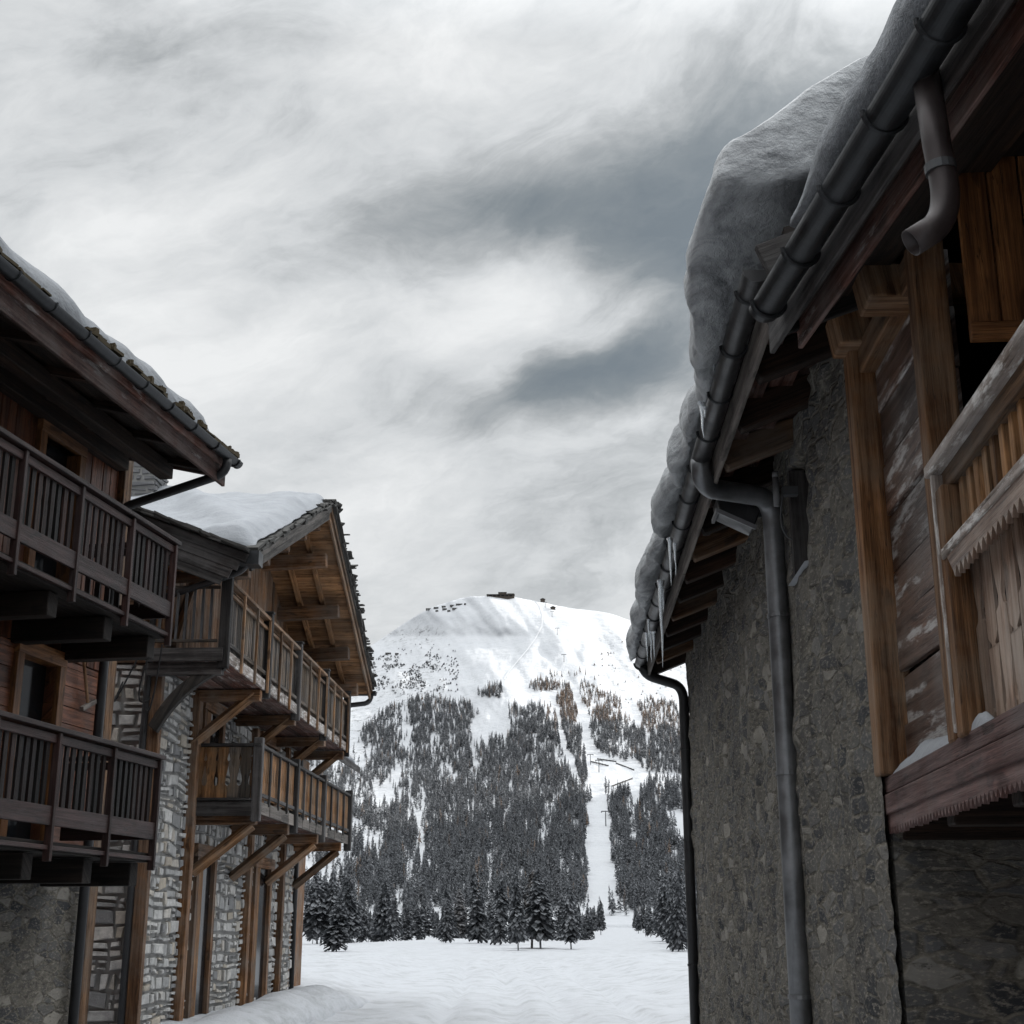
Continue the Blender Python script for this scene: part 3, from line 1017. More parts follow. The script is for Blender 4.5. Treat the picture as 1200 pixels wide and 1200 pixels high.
    for a, b in zip(posts[:-1], posts[1:]):
        n = 4
        for i in range(n):
            s0, s1 = a + .07 + (b - a - .14) * i / n, a + .07 + (b - a - .14) * (i + 1) / n
            mb = MB(F2)
            k = 5
            for q in range(k):
                w0 = s0 + (s1 - s0) * q / k; w1 = s0 + (s1 - s0) * (q + 1) / k - .012
                carved(mb, lambda w, t, z: (w, 5.06 + t, z), w0, w1, 3.60, 4.37, .025, [(0, 4.0, .3, .018), (1, 4.0, .3, .018)])
            H2.part(mb, 'railing_panel', M['orange_wood'], bal)
            if i:
                mb = MB(F2); mb.box(s0 - .025, s0 + .025, 5.005, 5.045, 3.5, 4.375)
                H2.part(mb, 'railing_stile', M['dark_timber'], bal, bevel=.005)
    for q in range(5):
        d0 = 5.15 + q * .185
        mb = MB(F2)
        carved(mb, lambda w, t, z: (21.74 + t, w, z), d0, d0 + .178, 3.58, 4.37, .025, [(0, 3.93, .34, .04), (1, 3.93, .34, .04), (0, 4.22, .14, .022), (1, 4.22, .14, .022)])
        H2.part(mb, 'carved_board', M['orange_wood'] if q > 1 else M['grey_wood'], bal)
    mb = MB(F2); mb.box(21.68, 21.76, 5.1, 6.12, 3.30, 3.52); mb.box(21.66, 21.8, 5.13, 6.12, 3.53, 3.575)
    H2.part(mb, 'end_beam', M['dark_timber'], bal, bevel=.01)
    for s in (22.0, 24.5, 27.3, 30.0):
        mb = MB(F2); mb.beam((s, 5.08, 3.27), (s, 6.1, 3.27), .16, .18)
        H2.part(mb, 'joist', M['beam_wood'], bal, bevel=.012)
        mb = MB(F2); mb.beam((s, 5.15, 3.18), (s, 6.06, 2.45), .13, .15, up=(0, 1, 1))
        H2.part(mb, 'brace', M['old_wood'], bal, bevel=.012)
b2()

def snow2():
    zA = lambda s: 6.80 + .428 * (min(s, 49.4 - s) - 18.87)
    def top(s, d):
        r = 24.7 - s
        base = zA(s) + .0
        # rounded crest
        crest = .18 * math.exp(-(r / .9) ** 2)
        base -= crest * .9
        h = .36 + .10 * fbm(s * .5, d * .45, 2) + .05 * fbm(s * 1.6, d * 1.4, 5)
        # wind-blown crease
        c = (d - 4.9) - (s - 19.2) * .52
        h += .16 * math.exp(-(c / .35) ** 2) * smooth(19, 21, s)
        h -= .12 * smooth(0, 1.6, c) * smooth(24.5, 21, s)
        e = smooth(4.5, 4.95, d) * smooth(18.85, 19.05, s) * smooth(27.4, 26.6, s)
        return base + max(.0, h) * (e ** .6) + .012
    nu, nv = 110, 90
    mb = MB()
    S = lambda i: 18.85 + 8.55 * i / nu
    D = lambda j: 4.60 + (13.9 - 4.60) * (j / nv) ** 1.6
    mb.grid(lambda i, j: F2(S(i), D(j) + .03 * fbm(S(i) * 3, D(j) * 3), top(S(i), D(j))), nu, nv)
    o = solo(mb, 'roof_snow', M['snow'], 'smooth deep snow blanket on the gable roof of the stone and larch chalet', 'snow', F2(22, 7, 8.5), smooth_=True)
    sd = o.modifiers.new('thick', 'SOLIDIFY'); sd.thickness = .03; sd.offset = -1
snow2()

# sagging cables in the gap between the two left chalets
for (a, m_, b) in (((18.6, 5.9, 5.35), (18.7, 6.2, 4.4), (19.2, 6.05, 4.75)), ((18.6, 5.75, 5.4), (18.8, 5.9, 4.3), (19.2, 6.1, 4.6)), ((18.5, 6.0, 5.3), (18.8, 6.6, 4.2), (19.3, 6.5, 5.0))):
    mb = MB(F2)
    mb.tube(arc(a, m_, b, 12), .012, 6)
    solo(mb, 'cable', M['cable'], 'loose black cable looping in the gap between the two left chalets', 'cable', F2(19, 6, 5), 'cables looping between the chalets')

# ================================================================== THIRD, SMALL ROOF BEHIND
H3 = House('far_chalet', F2(31.6, 6.6, 0), 'small far chalet whose snow-dusted eave peeks out behind the long larch balconies', 'house')
def b3():
    zr = lambda d: 5.25 + .62 * (min(d, 17.0 - d) - 5.38)
    mb = MB(F2)
    mb.box(31.6, 34.0, 6.6, 10.4, 0, 5.5)
    mb.poly([(31.6, 6.6, 5.5), (31.6, 10.4, 5.5), (31.6, 8.5, 6.9)], (2.4, 0, 0))
    H3.part(mb, 'wall', M['beam_wood'])
    mb = MB(F2)
    for d0, d1 in ((5.38, 8.5), (8.5, 11.62)):
        mb.poly([(31.3, d0, zr(d0)), (34.25, d0, zr(d0)), (34.25, d1, zr(d1)), (31.3, d1, zr(d1))], (0, 0, .16))
    rf = H3.part(mb, 'roof', M['dark_timber'])
    mb = MB(F2)
    t = 5.36
    while t < 8.4:
        mb.beam((31.35, t, zr(t) + .18), (31.35, t + .2, zr(t + .2) + .19), .2, .035); t += .18
    H3.part(mb, 'roof_slate', M['slate'], rf)
    mb = MB(F2); mb.box(32.4, 33.2, 6.58, 6.6, 3.4, 4.6)
    w = H3.part(mb, 'window', M['glass'])
    mb = MB(F2)
    for a, b, c, d in ((32.32, 32.4, 3.32, 4.68), (33.2, 33.28, 3.32, 4.68), (32.4, 33.2, 4.6, 4.68), (32.4, 33.2, 3.32, 3.4)):
        mb.box(a, b, 6.54, 6.6, c, d)
    H3.part(mb, 'window_frame', M['old_wood'], w)
    secs = []
    for i in range(40):
        s = 31.4 + 2.75 * i / 39
        sec = []
        for j in range(12):
            d = 5.5 + 6.0 * j / 11
            sec.append((s, d, zr(d) + .16 + .2 * (.4 + .6 * smooth(0, .15, min(j, 11 - j) / 11)) + .04 * fbm(s * 2, d * 2)))
        sec += [(s, 11.5, zr(11.5) + .15), (s, 8.5, zr(8.5) + .15), (s, 5.5, zr(5.5) + .15)]
        secs.append(sec)
    o = solo(snow_loft(F2, secs), 'roof_snow', M['snow'], 'thin snow cover on the small far roof behind the larch balconies', 'snow', F2(33, 8, 6), smooth_=True)
    fix_normals(o)
b3()

# ================================================================== RIGHT STONE HOUSE
FR = Frame(2.0)
HR = House('stone_house', FR(6.9, -1.585, 0), 'old rough stone house in deep shade with a long dark eave, on the right', 'house')
RZ = lambda d: 4.80 + .40 * (-1.08 - d)

def br():
    mb = MB()
    nu, nv = 300, 132
    S = lambda i: 6.93 + (17.0 - 6.93) * i / nu
    Z = lambda j: 4.92 * j / nv
    def wp(i, j):
        s, z = S(i), Z(j)
        if 8.43 < s < 9.16 and 3.86 < z < 4.66:
            return FR(s, -1.585 - .34, z)
        v_ = fbm(s * 3.1, z * 2.2, 1) * .022 + fbm(s * .8, z * .7, 9) * .03
        c = mn.voronoi(V((s * 4.2 + .3 * n3(s * 3, z * 3), z * 3.4 + .3 * n3(z * 3, s * 3, 4), 0)))[0]
        v_ += .010 * fbm(s * 9, z * 9, 2, 3)
        v_ += .075 * min(.5, c[1] - c[0]) * smooth(-.25, .3, n3(s * .7, z * .8, 3))
        return FR(s, -1.585 + v_ - .012, z)
    mb.grid(wp, nu, nv)
    wall = HR.part(mb, 'street_wall', M['rubble'], smooth_=True)
    mb = MB(FR)
    mb.box(6.95, 16.97, -10, -2.0, 0, 5.0)
    mb.box(16.7, 16.99, -2.0, -1.60, 0, 4.9)
    mb.box(6.95, 7.3, -2.0, -1.62, 0, 4.7)
    HR.part(mb, 'inner_wall', M['rubble'])
    mb = MB(FR); mb.box(8.44, 9.15, -1.97, -1.94, 3.87, 4.65)
    w = HR.part(mb, 'window', M['glass'])
    mb = MB(FR)
    mb.box(9.10, 9.17, -1.94, -1.60, 3.85, 4.67)  # dark panel added over the lit jamb so the niche reads dark
    for a, b, c, d in ((8.44, 8.5, 3.87, 4.65), (9.09, 9.15, 3.87, 4.65), (8.5, 9.09, 3.87, 3.93), (8.5, 9.09, 4.59, 4.65)):
        mb.box(a, b, -1.94, -1.90, c, d)
    HR.part(mb, 'window_frame', M['dark_timber'], w)
    mb = MB(FR)
    mb.poly([(6.15, -1.13, RZ(-1.13)), (17.1, -1.13, RZ(-1.13)), (17.1, -7, RZ(-7)), (6.15, -7, RZ(-7))], (0, 0, .14))
    mb.poly([(6.15, -7, RZ(-7)), (17.1, -7, RZ(-7)), (17.1, -12.9, RZ(-1.1)), (6.15, -12.9, RZ(-1.1))], (0, 0, .14))
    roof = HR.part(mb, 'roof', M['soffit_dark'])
    mb = MB(FR)
    d = -1.2
    while d > -2.3:
        mb.beam((6.17, d, RZ(d) - .014), (17.08, d, RZ(d) - .014), random.uniform(.17, .185), .02); d -= .19
    HR.part(mb, 'soffit_board', M['fascia_red'], roof)
    k = 0
    s = 6.55
    while s < 17.1:
        mb = MB(FR)
        j = random.uniform(-.03, .03)
        mb.beam((s + j, -1.125, RZ(-1.125) - .115), (s - j, -2.4, RZ(-2.4) - .115), .13, .18)
        HR.part(mb, 'rafter', M['soffit_dark'] if k % 3 else M['beam_wood'], roof, bevel=.015)
        s += .80; k += 1
    mb = MB(FR)
    t = 6.15
    while t < 17.05:
        w_ = random.uniform(2.2, 3.4)
        mb.box(t, min(17.1, t + w_ - .01), -1.115, -1.085, 4.60 + random.uniform(-.01, .01), 4.80)
        t += w_
    HR.part(mb, 'fascia', M['verge'], roof, bevel=.006)
    mb = MB(FR)
    mb.beam((6.12, -1.02, RZ(-1.02) - .05), (6.12, -7, RZ(-7) - .05), .05, .24)
    HR.part(mb, 'verge_board', M['dark_timber'], roof, bevel=.008)
    mb = MB(FR)
    mb.beam((17.12, -1.02, RZ(-1.02) - .0), (17.12, -7, RZ(-7) - .0), .05, .24)
    HR.part(mb, 'verge_board', M['dark_timber'], roof, bevel=.008)
    mb = MB(FR); mb.gutter((6.25, -1.0, 4.78), (17.12, -1.0, 4.78), .066)
    HR.part(mb, 'gutter', M['black_pipe'], roof)
    bracket_rings(HR, FR, [(6.5 + i * .7, -1.0, 4.785) for i in range(16)], .072, roof)
    def pipe(s0, s1, r, mat, far=False):
        mb = MB(FR)
        if far:
            path = [(s0, -1.02, 4.72)] + arc((s0, -1.04, 4.69), (s0, -1.07, 4.62), (s0 + .02, -1.16, 4.59), 5) + arc((s1 - .03, -1.38, 4.52), (s1, -1.525, 4.49), (s1, -1.525, 4.3), 7)
        else:
            path = [(s0, -1.0, 4.76), (s0, -1.0, 4.72)] + arc((s0, -1.0, 4.69), (s0 + .02, -1.0, 4.60), (s0 + .16, -1.09, 4.60), 7) + arc((s1 - .12, -1.42, 4.55), (s1, -1.525, 4.555), (s1, -1.525, 4.36), 9)
        path += [(s1, -1.525, 2.2), (s1, -1.525, 0)]
        mb.tube(path, r, 16)
        p = HR.part(mb, 'downpipe', mat, smooth_=True)
        for z in (3.7, 2.62, 1.2):
            mb = MB(FR)
            mb.tube([(s1, -1.525, z), (s1, -1.525, z + .025)], r + .008, 16)
            mb.tube([(s1, -1.525 - r, z + .012), (s1 + .01, -1.66, z + .012)], .008, 6)
            HR.part(mb, 'pipe_clip', mat, p)
    pipe(9.12, 9.42, .072, M['zinc'])
    pipe(16.9, 16.95, .06, M['black_pipe'], True)
br()

# small lamp on the stone wall, snow ledges, dark plate under the eave
root = bpy.data.objects.new('wall_lamp', None); COL.objects.link(root); root.location = FR(8.82, -1.56, 4.43)
tag(root, 'small pale unlit lamp fixed high on the stone wall beside the grey downpipe', 'lamp')
mb = MB(FR); mb.tube([(8.82, -1.46, 4.33), (8.82, -1.46, 4.53)], .022, 10); mb.tube([(8.82, -1.46, 4.53), (8.82, -1.46, 4.57)], .022, 10)
link('lamp_glass', mb.mesh('lamp_glass', root.location, True), M['pale_paint'], root)
mb = MB(FR); mb.box(8.79, 8.85, -1.60, -1.50, 4.40, 4.46); mb.tube(arc((8.82, -1.50, 4.4), (8.85, -1.45, 4.15), (8.9, -1.56, 4.12), 6), .007, 5)
link('lamp_bracket', mb.mesh('lamp_bracket', root.location), M['steel'], root)
root = bpy.data.objects.new('floodlight', None); COL.objects.link(root); root.location = FR(9.6, -1.35, 4.46)
tag(root, 'dark unlit floodlight with a pale lower rim tucked under the right eave', 'lamp')
mb = MB(FR)
mb.hexa([FR(9.48, -1.16, 4.50), FR(9.75, -1.16, 4.50), FR(9.75, -1.40, 4.38), FR(9.48, -1.40, 4.38), FR(9.48, -1.14, 4.60), FR(9.75, -1.14, 4.60), FR(9.75, -1.46, 4.52), FR(9.48, -1.46, 4.52)])
link('housing', mb.mesh('housing', root.location), M['black_pipe'], root, bevel=.01)
mb = MB(FR); mb.beam((9.46, -1.15, 4.49), (9.46, -1.41, 4.365), .02, .03); mb.beam((9.46, -1.14, 4.50), (9.76, -1.14, 4.50), .02, .03)
link('rim', mb.mesh('rim', root.location), M['pale_paint'], root)
mb = MB(FR); mb.beam((9.6, -1.42, 4.5), (9.6, -1.6, 4.5), .03, .03)
link('lamp_bracket', mb.mesh('lamp_bracket', root.location), M['steel'], root)

def lump(fr, s0, s1, d0, d1, z, h, name, mat, label, cat, seed=0, n=24, m=8):
    mb = MB(fr)
    secs = []
    for i in range(n + 1):
        t = i / n
        s = s0 + (s1 - s0) * t
        hh = h * (.25 + .75 * math.sin(math.pi * min(1, max(0, t))) ** .6) * (.75 + .5 * abs(fbm(s * 3.3, seed)))
        sec = []
        for j in range(m + 1):
            q = j / m
            sec.append((s, d0 + (d1 - d0) * q, z + hh * (math.sin(math.pi * q) ** .55) + .001))
        sec += [(s, d1, z), (s, d0, z)]
        secs.append(sec)
    o = solo(snow_loft(fr, secs), name, mat, label, cat, fr((s0 + s1) / 2, (d0 + d1) / 2, z), smooth_=True)
    fix_normals(o)
    return o
lump(FR, 8.44, 9.10, -1.55, -1.85, 3.85, .07, 'sill_snow', M['snow'], 'thin strip of snow on the window ledge of the stone wall', 'snow', 2)

def snow_r():
    # overhanging snow lip in lobes along the eave
    brk = [6.15, 8.35, 9.15, 10.05, 11.45, 12.3, 14.3, 15.75, 17.12]
    amp = [.30, .17, .16, .26, .16, .27, .18, .17]
    zt = lambda d: RZ(d) + .14
    secs = []
    N = 260
    for i in range(N + 1):
        s = 6.18 + (17.12 - 6.18) * i / N
        for k in range(len(amp)):
            if brk[k] <= s <= brk[k + 1]:
                t = (s - brk[k]) / (brk[k + 1] - brk[k])
                break
        if k == 0:
            lob = smooth(-.25, .25, t) * (1 - max(0, t - .35) / .65) ** .55
        else:
            lob = math.sin(math.pi * min(1, max(0, t * .93 + .05))) ** .6
        f = -.95 + amp[k] * .72 * lob + .022 * fbm(s * 4, 2.2)
        h = (.34 + .16 * lob + .08 * fbm(s * 1.1, 7))
        droop = (.13 if k == 0 else .06) * lob * (smooth(.1, .8, t) if k == 0 else 1) + .03 * abs(fbm(s * 5, 4))
        h *= (.45 + .55 * smooth(17.12, 16.7, s))
        h += .42 * smooth(8.2, 6.2, s)
        lift = .34 * smooth(7.3, 6.15, s)
        b = 4.87 - droop + lift
        top = zt(f) + h * .8
        sec = [(s, -4, zt(-4) + .0), (s, -1.3, zt(-1.3) + .01 + lift * .6), (s, -1.02, 4.90 + lift), (s, min(f - .05, -.93), b + .02), (s, f - .02, b - .01), (s, f, b + .05),
               (s, f + .012, b + .3 * (top - b)), (s, f - .015, b + .55 * (top - b)), (s, f - .05, b + .78 * (top - b)), (s, f - .14, top - .02), (s, f - .3, top + .09), (s, f - .7, zt(f - .7) + h), (s, -2.4, zt(-2.4) + h * .95), (s, -4, zt(-4) + h)]
        out = []
        for j, (a, d, z) in enumerate(sec):
            if 3 <= j <= 11:
                q = .05
                d += q * fbm(s * 2.6, z * 4, 1.5) + .012 * n3(s * 14, z * 14, 3)
                z += q * fbm(s * 2.2, d * 4, 7.5) + .012 * n3(s * 13, d * 13, 5)
            out.append((a, d, z))
        secs.append(out)
    o = solo(snow_loft(FR, secs), 'eave_snow', M['icy_snow'], 'thick grimy overhanging snow lip bulging over the long dark eave on the right', 'snow', FR(11, -1, 5), smooth_=True)
    fix_normals(o)
    sub = o.modifiers.new('sub', 'SUBSURF'); sub.levels = 1; sub.render_levels = 1
    tx = bpy.data.textures.new('lumps', 'CLOUDS'); tx.noise_scale = .22; tx.noise_depth = 3
    dm = o.modifiers.new('lumps', 'DISPLACE'); dm.texture = tx; dm.strength = .05; dm.mid_level = .5; dm.texture_coords = 'LOCAL'
snow_r()

# icicles under the snow lip
def ice_at(u, v, dd):
    r = pix_dir(u, v)
    left = r.dot(FR.d); k = dd / left
    return V((0, 0, CAMZ)) + r * k
ice_mesh = None
for (u, v0, v1, dd, w) in ((822, 474, 520, -.85, .016), (836, 415, 442, -.93, .014), (785, 634, 692, -.86, .017), (791, 639, 680, -.88, .013), (774, 686, 790, -.84, .022), (777, 690, 722, -.86, .014), (758, 744, 778, -.90, .019), (763, 742, 780, -.92, .017), (766, 742, 775, -.90, .016), (760, 728, 760, -.9, .013), (826, 478, 492, -.86, .014)):
    p0, p1 = ice_at(u, v0, dd), ice_at(u, v1, dd)
    L = p0.z - p1.z
    if ice_mesh is None:
        mb = MB()
        prof = [(0.06, 1.5), (0, 1.25), (-.04, 1.0), (-.15, .85), (-.3, .72), (-.45, .62), (-.6, .5), (-.75, .38), (-.88, .24), (-.97, .1), (-1, .02)]
        pts, n = [], 8
        for z, rr in prof:
            for q in range(n):
                an = 2 * math.pi * q / n
                w_ = rr * (1 + .12 * math.sin(z * 31 + q))
                pts.append(V((w_ * math.cos(an) + .15 * math.sin(z * 7), w_ * math.sin(an), z)))
        fs = [(i * n + q, i * n + (q + 1) % n, (i + 1) * n + (q + 1) % n, (i + 1) * n + q) for i in range(len(prof) - 1) for q in range(n)]
        fs += [tuple(range(n)), tuple(reversed(range((len(prof) - 1) * n, len(prof) * n)))]
        mb.add(pts, fs, [[(0, 0)] * len(f) for f in fs])
        ice_mesh = mb.mesh('icicle', (0, 0, 0), True)
        ice_mesh.materials.append(M['ice'])
    o = bpy.data.objects.new('icicle', ice_mesh); COL.objects.link(o)
    o.location = p0; o.scale = (w, w, L); o.rotation_euler = (0, R(random.uniform(-2, 2)), random.uniform(0, 6))
    lab = 'thin icicle in the cluster at the far end of the right eave'
    if (u, v0) == (822, 474): lab = 'single icicle below the biggest near lobe of the eave snow'
    elif (u, v0) == (836, 415): lab = 'short icicle against the black gutter on the biggest snow lobe'
    elif (u, v0) == (774, 686): lab = 'longest icicle under the right eave, hanging past the gutter'
    elif u in (785, 791): lab = 'one of a pair of straight icicles halfway along the right eave'
    elif u == 777: lab = 'short icicle close beside the longest icicle'
    elif u == 826: lab = 'tiny icicle stub next to the single icicle of the near snow lobe'
    tag(o, lab, 'icicle', 'icicles under the right eave')

# ================================================================== RIGHT NEAR TIMBER HOUSE
FT = Frame(4.2)
FN = Frame(-5.0)
HT = House('balcony_house', FR(6.0, -1.7, 0), 'weathered timber house front with a flaking carved balcony, at the right edge', 'house')
def zigzag(mb, fr, s0, s1, d, ztop, zmid, zlow, pitch, t=.022):
    s = s0
    pts = []
    n = int((s1 - s0) / pitch)
    pts = [(s0, d, ztop), (s1, d, ztop)]
    for i in range(n, -1, -1):
        c = s0 + i * pitch
        if i < n:
            pts += [(c + pitch * .78, d, zmid - .012), (c + pitch * .5, d, zlow + random.uniform(-.006, .006)), (c + pitch * .22, d, zmid - .012)]
        pts.append((c + .0, d, zmid))
    mb.poly(pts, (0, t, 0))

def bt():
    mb = MB(FR); mb.box(6.86, 7.02, -1.75, -1.565, 2.36, 4.62)
    HT.part(mb, 'post', M['post_wood'], bevel=.014)
    mb = MB(FT); mb.box(5.50, 5.635, -1.475, -1.33, 2.34, 4.52)
    HT.part(mb, 'post', M['post_wood'], bevel=.014)
    A, B = V((1.965, 6.9, 0)), V((1.915, 5.48, 0))
    mb = MB()
    z = 2.34
    while z < 4.5:
        h = random.uniform(.22, .31)
        j = lambda: random.uniform(-.012, .012)
        mb.beam(A + V((j(), 0, z + h / 2 + j())), B + V((j(), 0, z + h / 2 + j())), .035, h - .009)
        z += h
    HT.part(mb, 'plank_wall', M['flaked_wood'], bevel=.005)
    mb = MB(); mb.beam(A + V((-.06, 0, 4.55)), B + V((-.06, .0, 4.55)), .1, .16)
    HT.part(mb, 'top_plate', M['post_wood'], bevel=.01)
    mb = MB(FR); mb.box(6.0, 7.0, -2.6, -2.02, 2.3, 4.9)
    mb.box(5.6, 7.0, -6, -2.6, 0, 4.9)
    HT.part(mb, 'inner_wall', M['dark'])  # dark box standing for the shade inside the loggia
    # loggia walls
    mb = MB(FT)
    d = -1.49
    while d > -2.15:
        mb.box(5.28, 5.31, d - .125, d, 3.98, 4.85); d -= .133
    mb.box(5.24, 5.28, -2.2, -1.48, 3.92, 4.0)
    HT.part(mb, 'end_wall', M['door_wood'], bevel=.005)
    mb = MB(FT)
    s = -9
    while s < 5.2:
        mb.box(s, s + .17, -2.25, -2.2, 2.3, 4.9); s += .178
    HT.part(mb, 'rear_wall', M['red_wood'])
    mb = MB(FT); mb.box(-9, 5.9, -6, -2.26, 0, 4.6)
    HT.part(mb, 'inner_wall', M['dark'])
    # roof
    zn = lambda d: 4.47 + .40 * (-1.75 - d)
    mb = MB(FN)
    mb.poly([(-9, -1.80, zn(-1.80)), (6.02, -1.80, zn(-1.80)), (6.02, -6, zn(-6)), (-9, -6, zn(-6))], (0, 0, .14))
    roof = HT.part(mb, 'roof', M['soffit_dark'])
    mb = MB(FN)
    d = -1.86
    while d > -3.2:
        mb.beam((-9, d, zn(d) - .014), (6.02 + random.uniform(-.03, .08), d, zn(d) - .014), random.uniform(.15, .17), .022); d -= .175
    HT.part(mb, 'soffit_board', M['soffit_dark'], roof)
    mb = MB(FN)
    mb.box(-9, 6.04, -1.81, -1.785, 4.31, 4.50)
    HT.part(mb, 'fascia', M['dark_timber'], roof, bevel=.006)
    mb = MB(FN); mb.box(-9, 6.08, -1.965, -1.94, 4.36, 4.52)
    HT.part(mb, 'fascia', M['fascia_red'], roof, bevel=.006)
    mb = MB(FN); mb.beam((6.05, -1.78, zn(-1.78) + .02), (6.05, -6, zn(-6) + .02), .04, .22)
    HT.part(mb, 'verge_board', M['dark_timber'], roof, bevel=.008)
    mb = MB(FN); mb.gutter((-9, -1.70, 4.43), (5.80, -1.70, 4.43), .074)
    HT.part(mb, 'gutter', M['gutter'], roof)
    bracket_rings(HT, FN, [(5.72 - i * .52, -1.70, 4.435) for i in range(12)], .081, roof)
    mb = MB(FR)
    path = [(4.05, -1.25, 4.42), (4.05, -1.265, 4.12)] + arc((4.05, -1.275, 4.0), (4.05, -1.285, 3.86), (4.05, -1.22, 3.81), 8) + [(4.05, -1.15, 3.765)]
    mb.tube(path, .047, 16, cap=False)
    dp = HT.part(mb, 'downpipe', M['brown_pipe'], smooth_=True)
    sd = dp.modifiers.new('wall', 'SOLIDIFY'); sd.thickness = .004; sd.offset = -1
    mb = MB(FR); mb.tube([(4.05, -1.268, 4.05), (4.05, -1.27, 4.02)], .052, 16); 
    HT.part(mb, 'pipe_clip', M['steel'], dp)
    for s, d0, z0, z1 in ((6.74, -1.47, 4.60, 4.80), (5.92, -1.44, 4.47, 4.64)):
        mb = MB(FR)
        mb.poly([(s, d0, z1), (s, d0 - .03, z0), (s, -3, z0), (s, -3, z1)], (.24, 0, 0))
        HT.part(mb, 'purlin', M['post_wood'], bevel=.012)
    # balcony
    mb = MB(FT)
    for i in range(5):
        mb.box(-9, 7.2, -1.38 - i * .17 - .162, -1.38 - i * .17, 2.22, 2.27)
    bal = HT.part(mb, 'balcony', M['soffit_dark'])
    mb = MB(FT)
    mb.box(-9, 5.50, -1.47, -1.30, 3.412, 3.462)
    H = HT.part(mb, 'top_rail', M['pale_rail'], bal, bevel=.008)
    mb = MB(FT); mb.box(-9, 5.44, -1.45, -1.35, 3.33, 3.41)
    HT.part(mb, 'rail_support', M['old_wood'], bal, bevel=.006)
    mb = MB(FT); mb.box(-9, 5.36, -1.42, -1.305, 3.03, 3.075)
    HT.part(mb, 'middle_rail', M['pale_rail'], bal, bevel=.007)
    for i in range(26):
        s = 5.24 - i * .118
        mb = MB(FT); mb.box(s - .028, s + .028, -1.41, -1.375, 3.07, 3.34, jit=.003)
        HT.part(mb, 'baluster', M['orange_wood'], bal, bevel=.004)
    mb = MB(FT); zigzag(mb, FT, 2.0, 5.30, -1.335, 3.03, 2.965, 2.925, .066)
    HT.part(mb, 'scalloped_trim', M['panel_wood'], bal)
    mb = MB(FT); mb.box(5.30, 5.42, -1.43, -1.315, 2.34, 3.33)
    HT.part(mb, 'newel_post', M['post_wood'], bal, bevel=.01)
    mb = MB(FT); mb.box(5.40, 5.425, -1.36, -1.305, 2.36, 3.40)
    HT.part(mb, 'edge_strip', M['pale_rail'], bal, bevel=.004)
    for i in range(18):
        s1 = 5.28 - i * .145
        mb = MB(FT)
        carved(mb, lambda w, t, z: (w, -1.405 + t, z), s1 - .135, s1, 2.33, 3.03, .012, [(0, 2.50, .26, .018), (1, 2.50, .26, .018), (0, 2.65, .05, .045), (1, 2.65, .05, .045)] if i % 2 else [(0, 2.50, .2, .018), (1, 2.50, .2, .018), (0, 2.84, .2, .045), (1, 2.84, .2, .045)])
        HT.part(mb, 'carved_board', M['panel_wood'], bal)
    mb = MB(FT); mb.box(2.5, 5.28, -1.47, -1.45, 2.30, 3.05)
    HT.part(mb, 'gap_shade_board', M['shade_timber'], bal)  # dark board added so gaps and cut-outs read as shade
    mb = MB(FT)
    mb.box(-9, 7.22, -1.375, -1.335, 2.272, 2.352, jit=.0)
    mb.box(-9, 7.25, -1.37, -1.325, 2.172, 2.268)
    HT.part(mb, 'edge_beam', M['mauve_wood'], bal, bevel=.007)
    mb = MB(FT); zigzag(mb, FT, 2.0, 7.08, -1.36, 2.172, 2.112, 2.078, .06)
    HT.part(mb, 'zigzag_trim', M['mauve_wood'], bal)
    for s in (7.05, 6.0, 5.0, 4.0):
        mb = MB(FT); mb.box(s - .07, s + .07, -2.3, -1.40, 2.05, 2.21)
        HT.part(mb, 'support_beam', M['soffit_dark'], bal, bevel=.01)
    mb = MB(FT); mb.box(-9, 7.3, -2.8, -2.27, 0, 2.2)
    HT.part(mb, 'ground_floor_wall', M['rubble'])
    mb = MB(FT); mb.box(6.2, 6.9, -2.268, -2.24, .1, 1.95)
    dr = HT.part(mb, 'door', M['red_wood'])
bt()
lump(FT, 5.75, 7.0, -1.345, -1.55, 2.345, .13, 'ledge_snow', M['snow'], 'small drift of snow on the mauve beam at the foot of the plank wall', 'snow', 4)
lump(FT, 5.10, 5.40, -1.34, -1.40, 2.345, .075, 'ledge_snow', M['snow'], 'little clump of snow on the mauve beam below the carved balcony boards', 'snow', 6, 12)

def snow_n():
    secs = []
    zt = lambda d: 4.47 + .40 * (-1.75 - d) + .14
    for i in range(81):
        s = -.8 + 6.2 * i / 80
        f = -1.77 + .03 * fbm(s * 2, 5)
        h = (.34 + .07 * fbm(s * 1.2, 3)) * (.4 + .6 * smooth(5.4, 4.9, s))
        secs.append([(s, -5.5, zt(-5.5)), (s, -1.85, zt(-1.85) + .0), (s, f, zt(f) + .02), (s, f + .04, zt(f) + .3 * h), (s, f + .03, zt(f) + .6 * h), (s, f - .06, zt(f) + .9 * h), (s, f - .25, zt(f - .2) + h), (s, -3.2, zt(-3.2) + h), (s, -5.5, zt(-5.5) + h)])
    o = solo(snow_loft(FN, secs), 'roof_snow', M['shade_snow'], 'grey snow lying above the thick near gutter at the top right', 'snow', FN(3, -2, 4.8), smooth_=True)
    fix_normals(o)
snow_n()

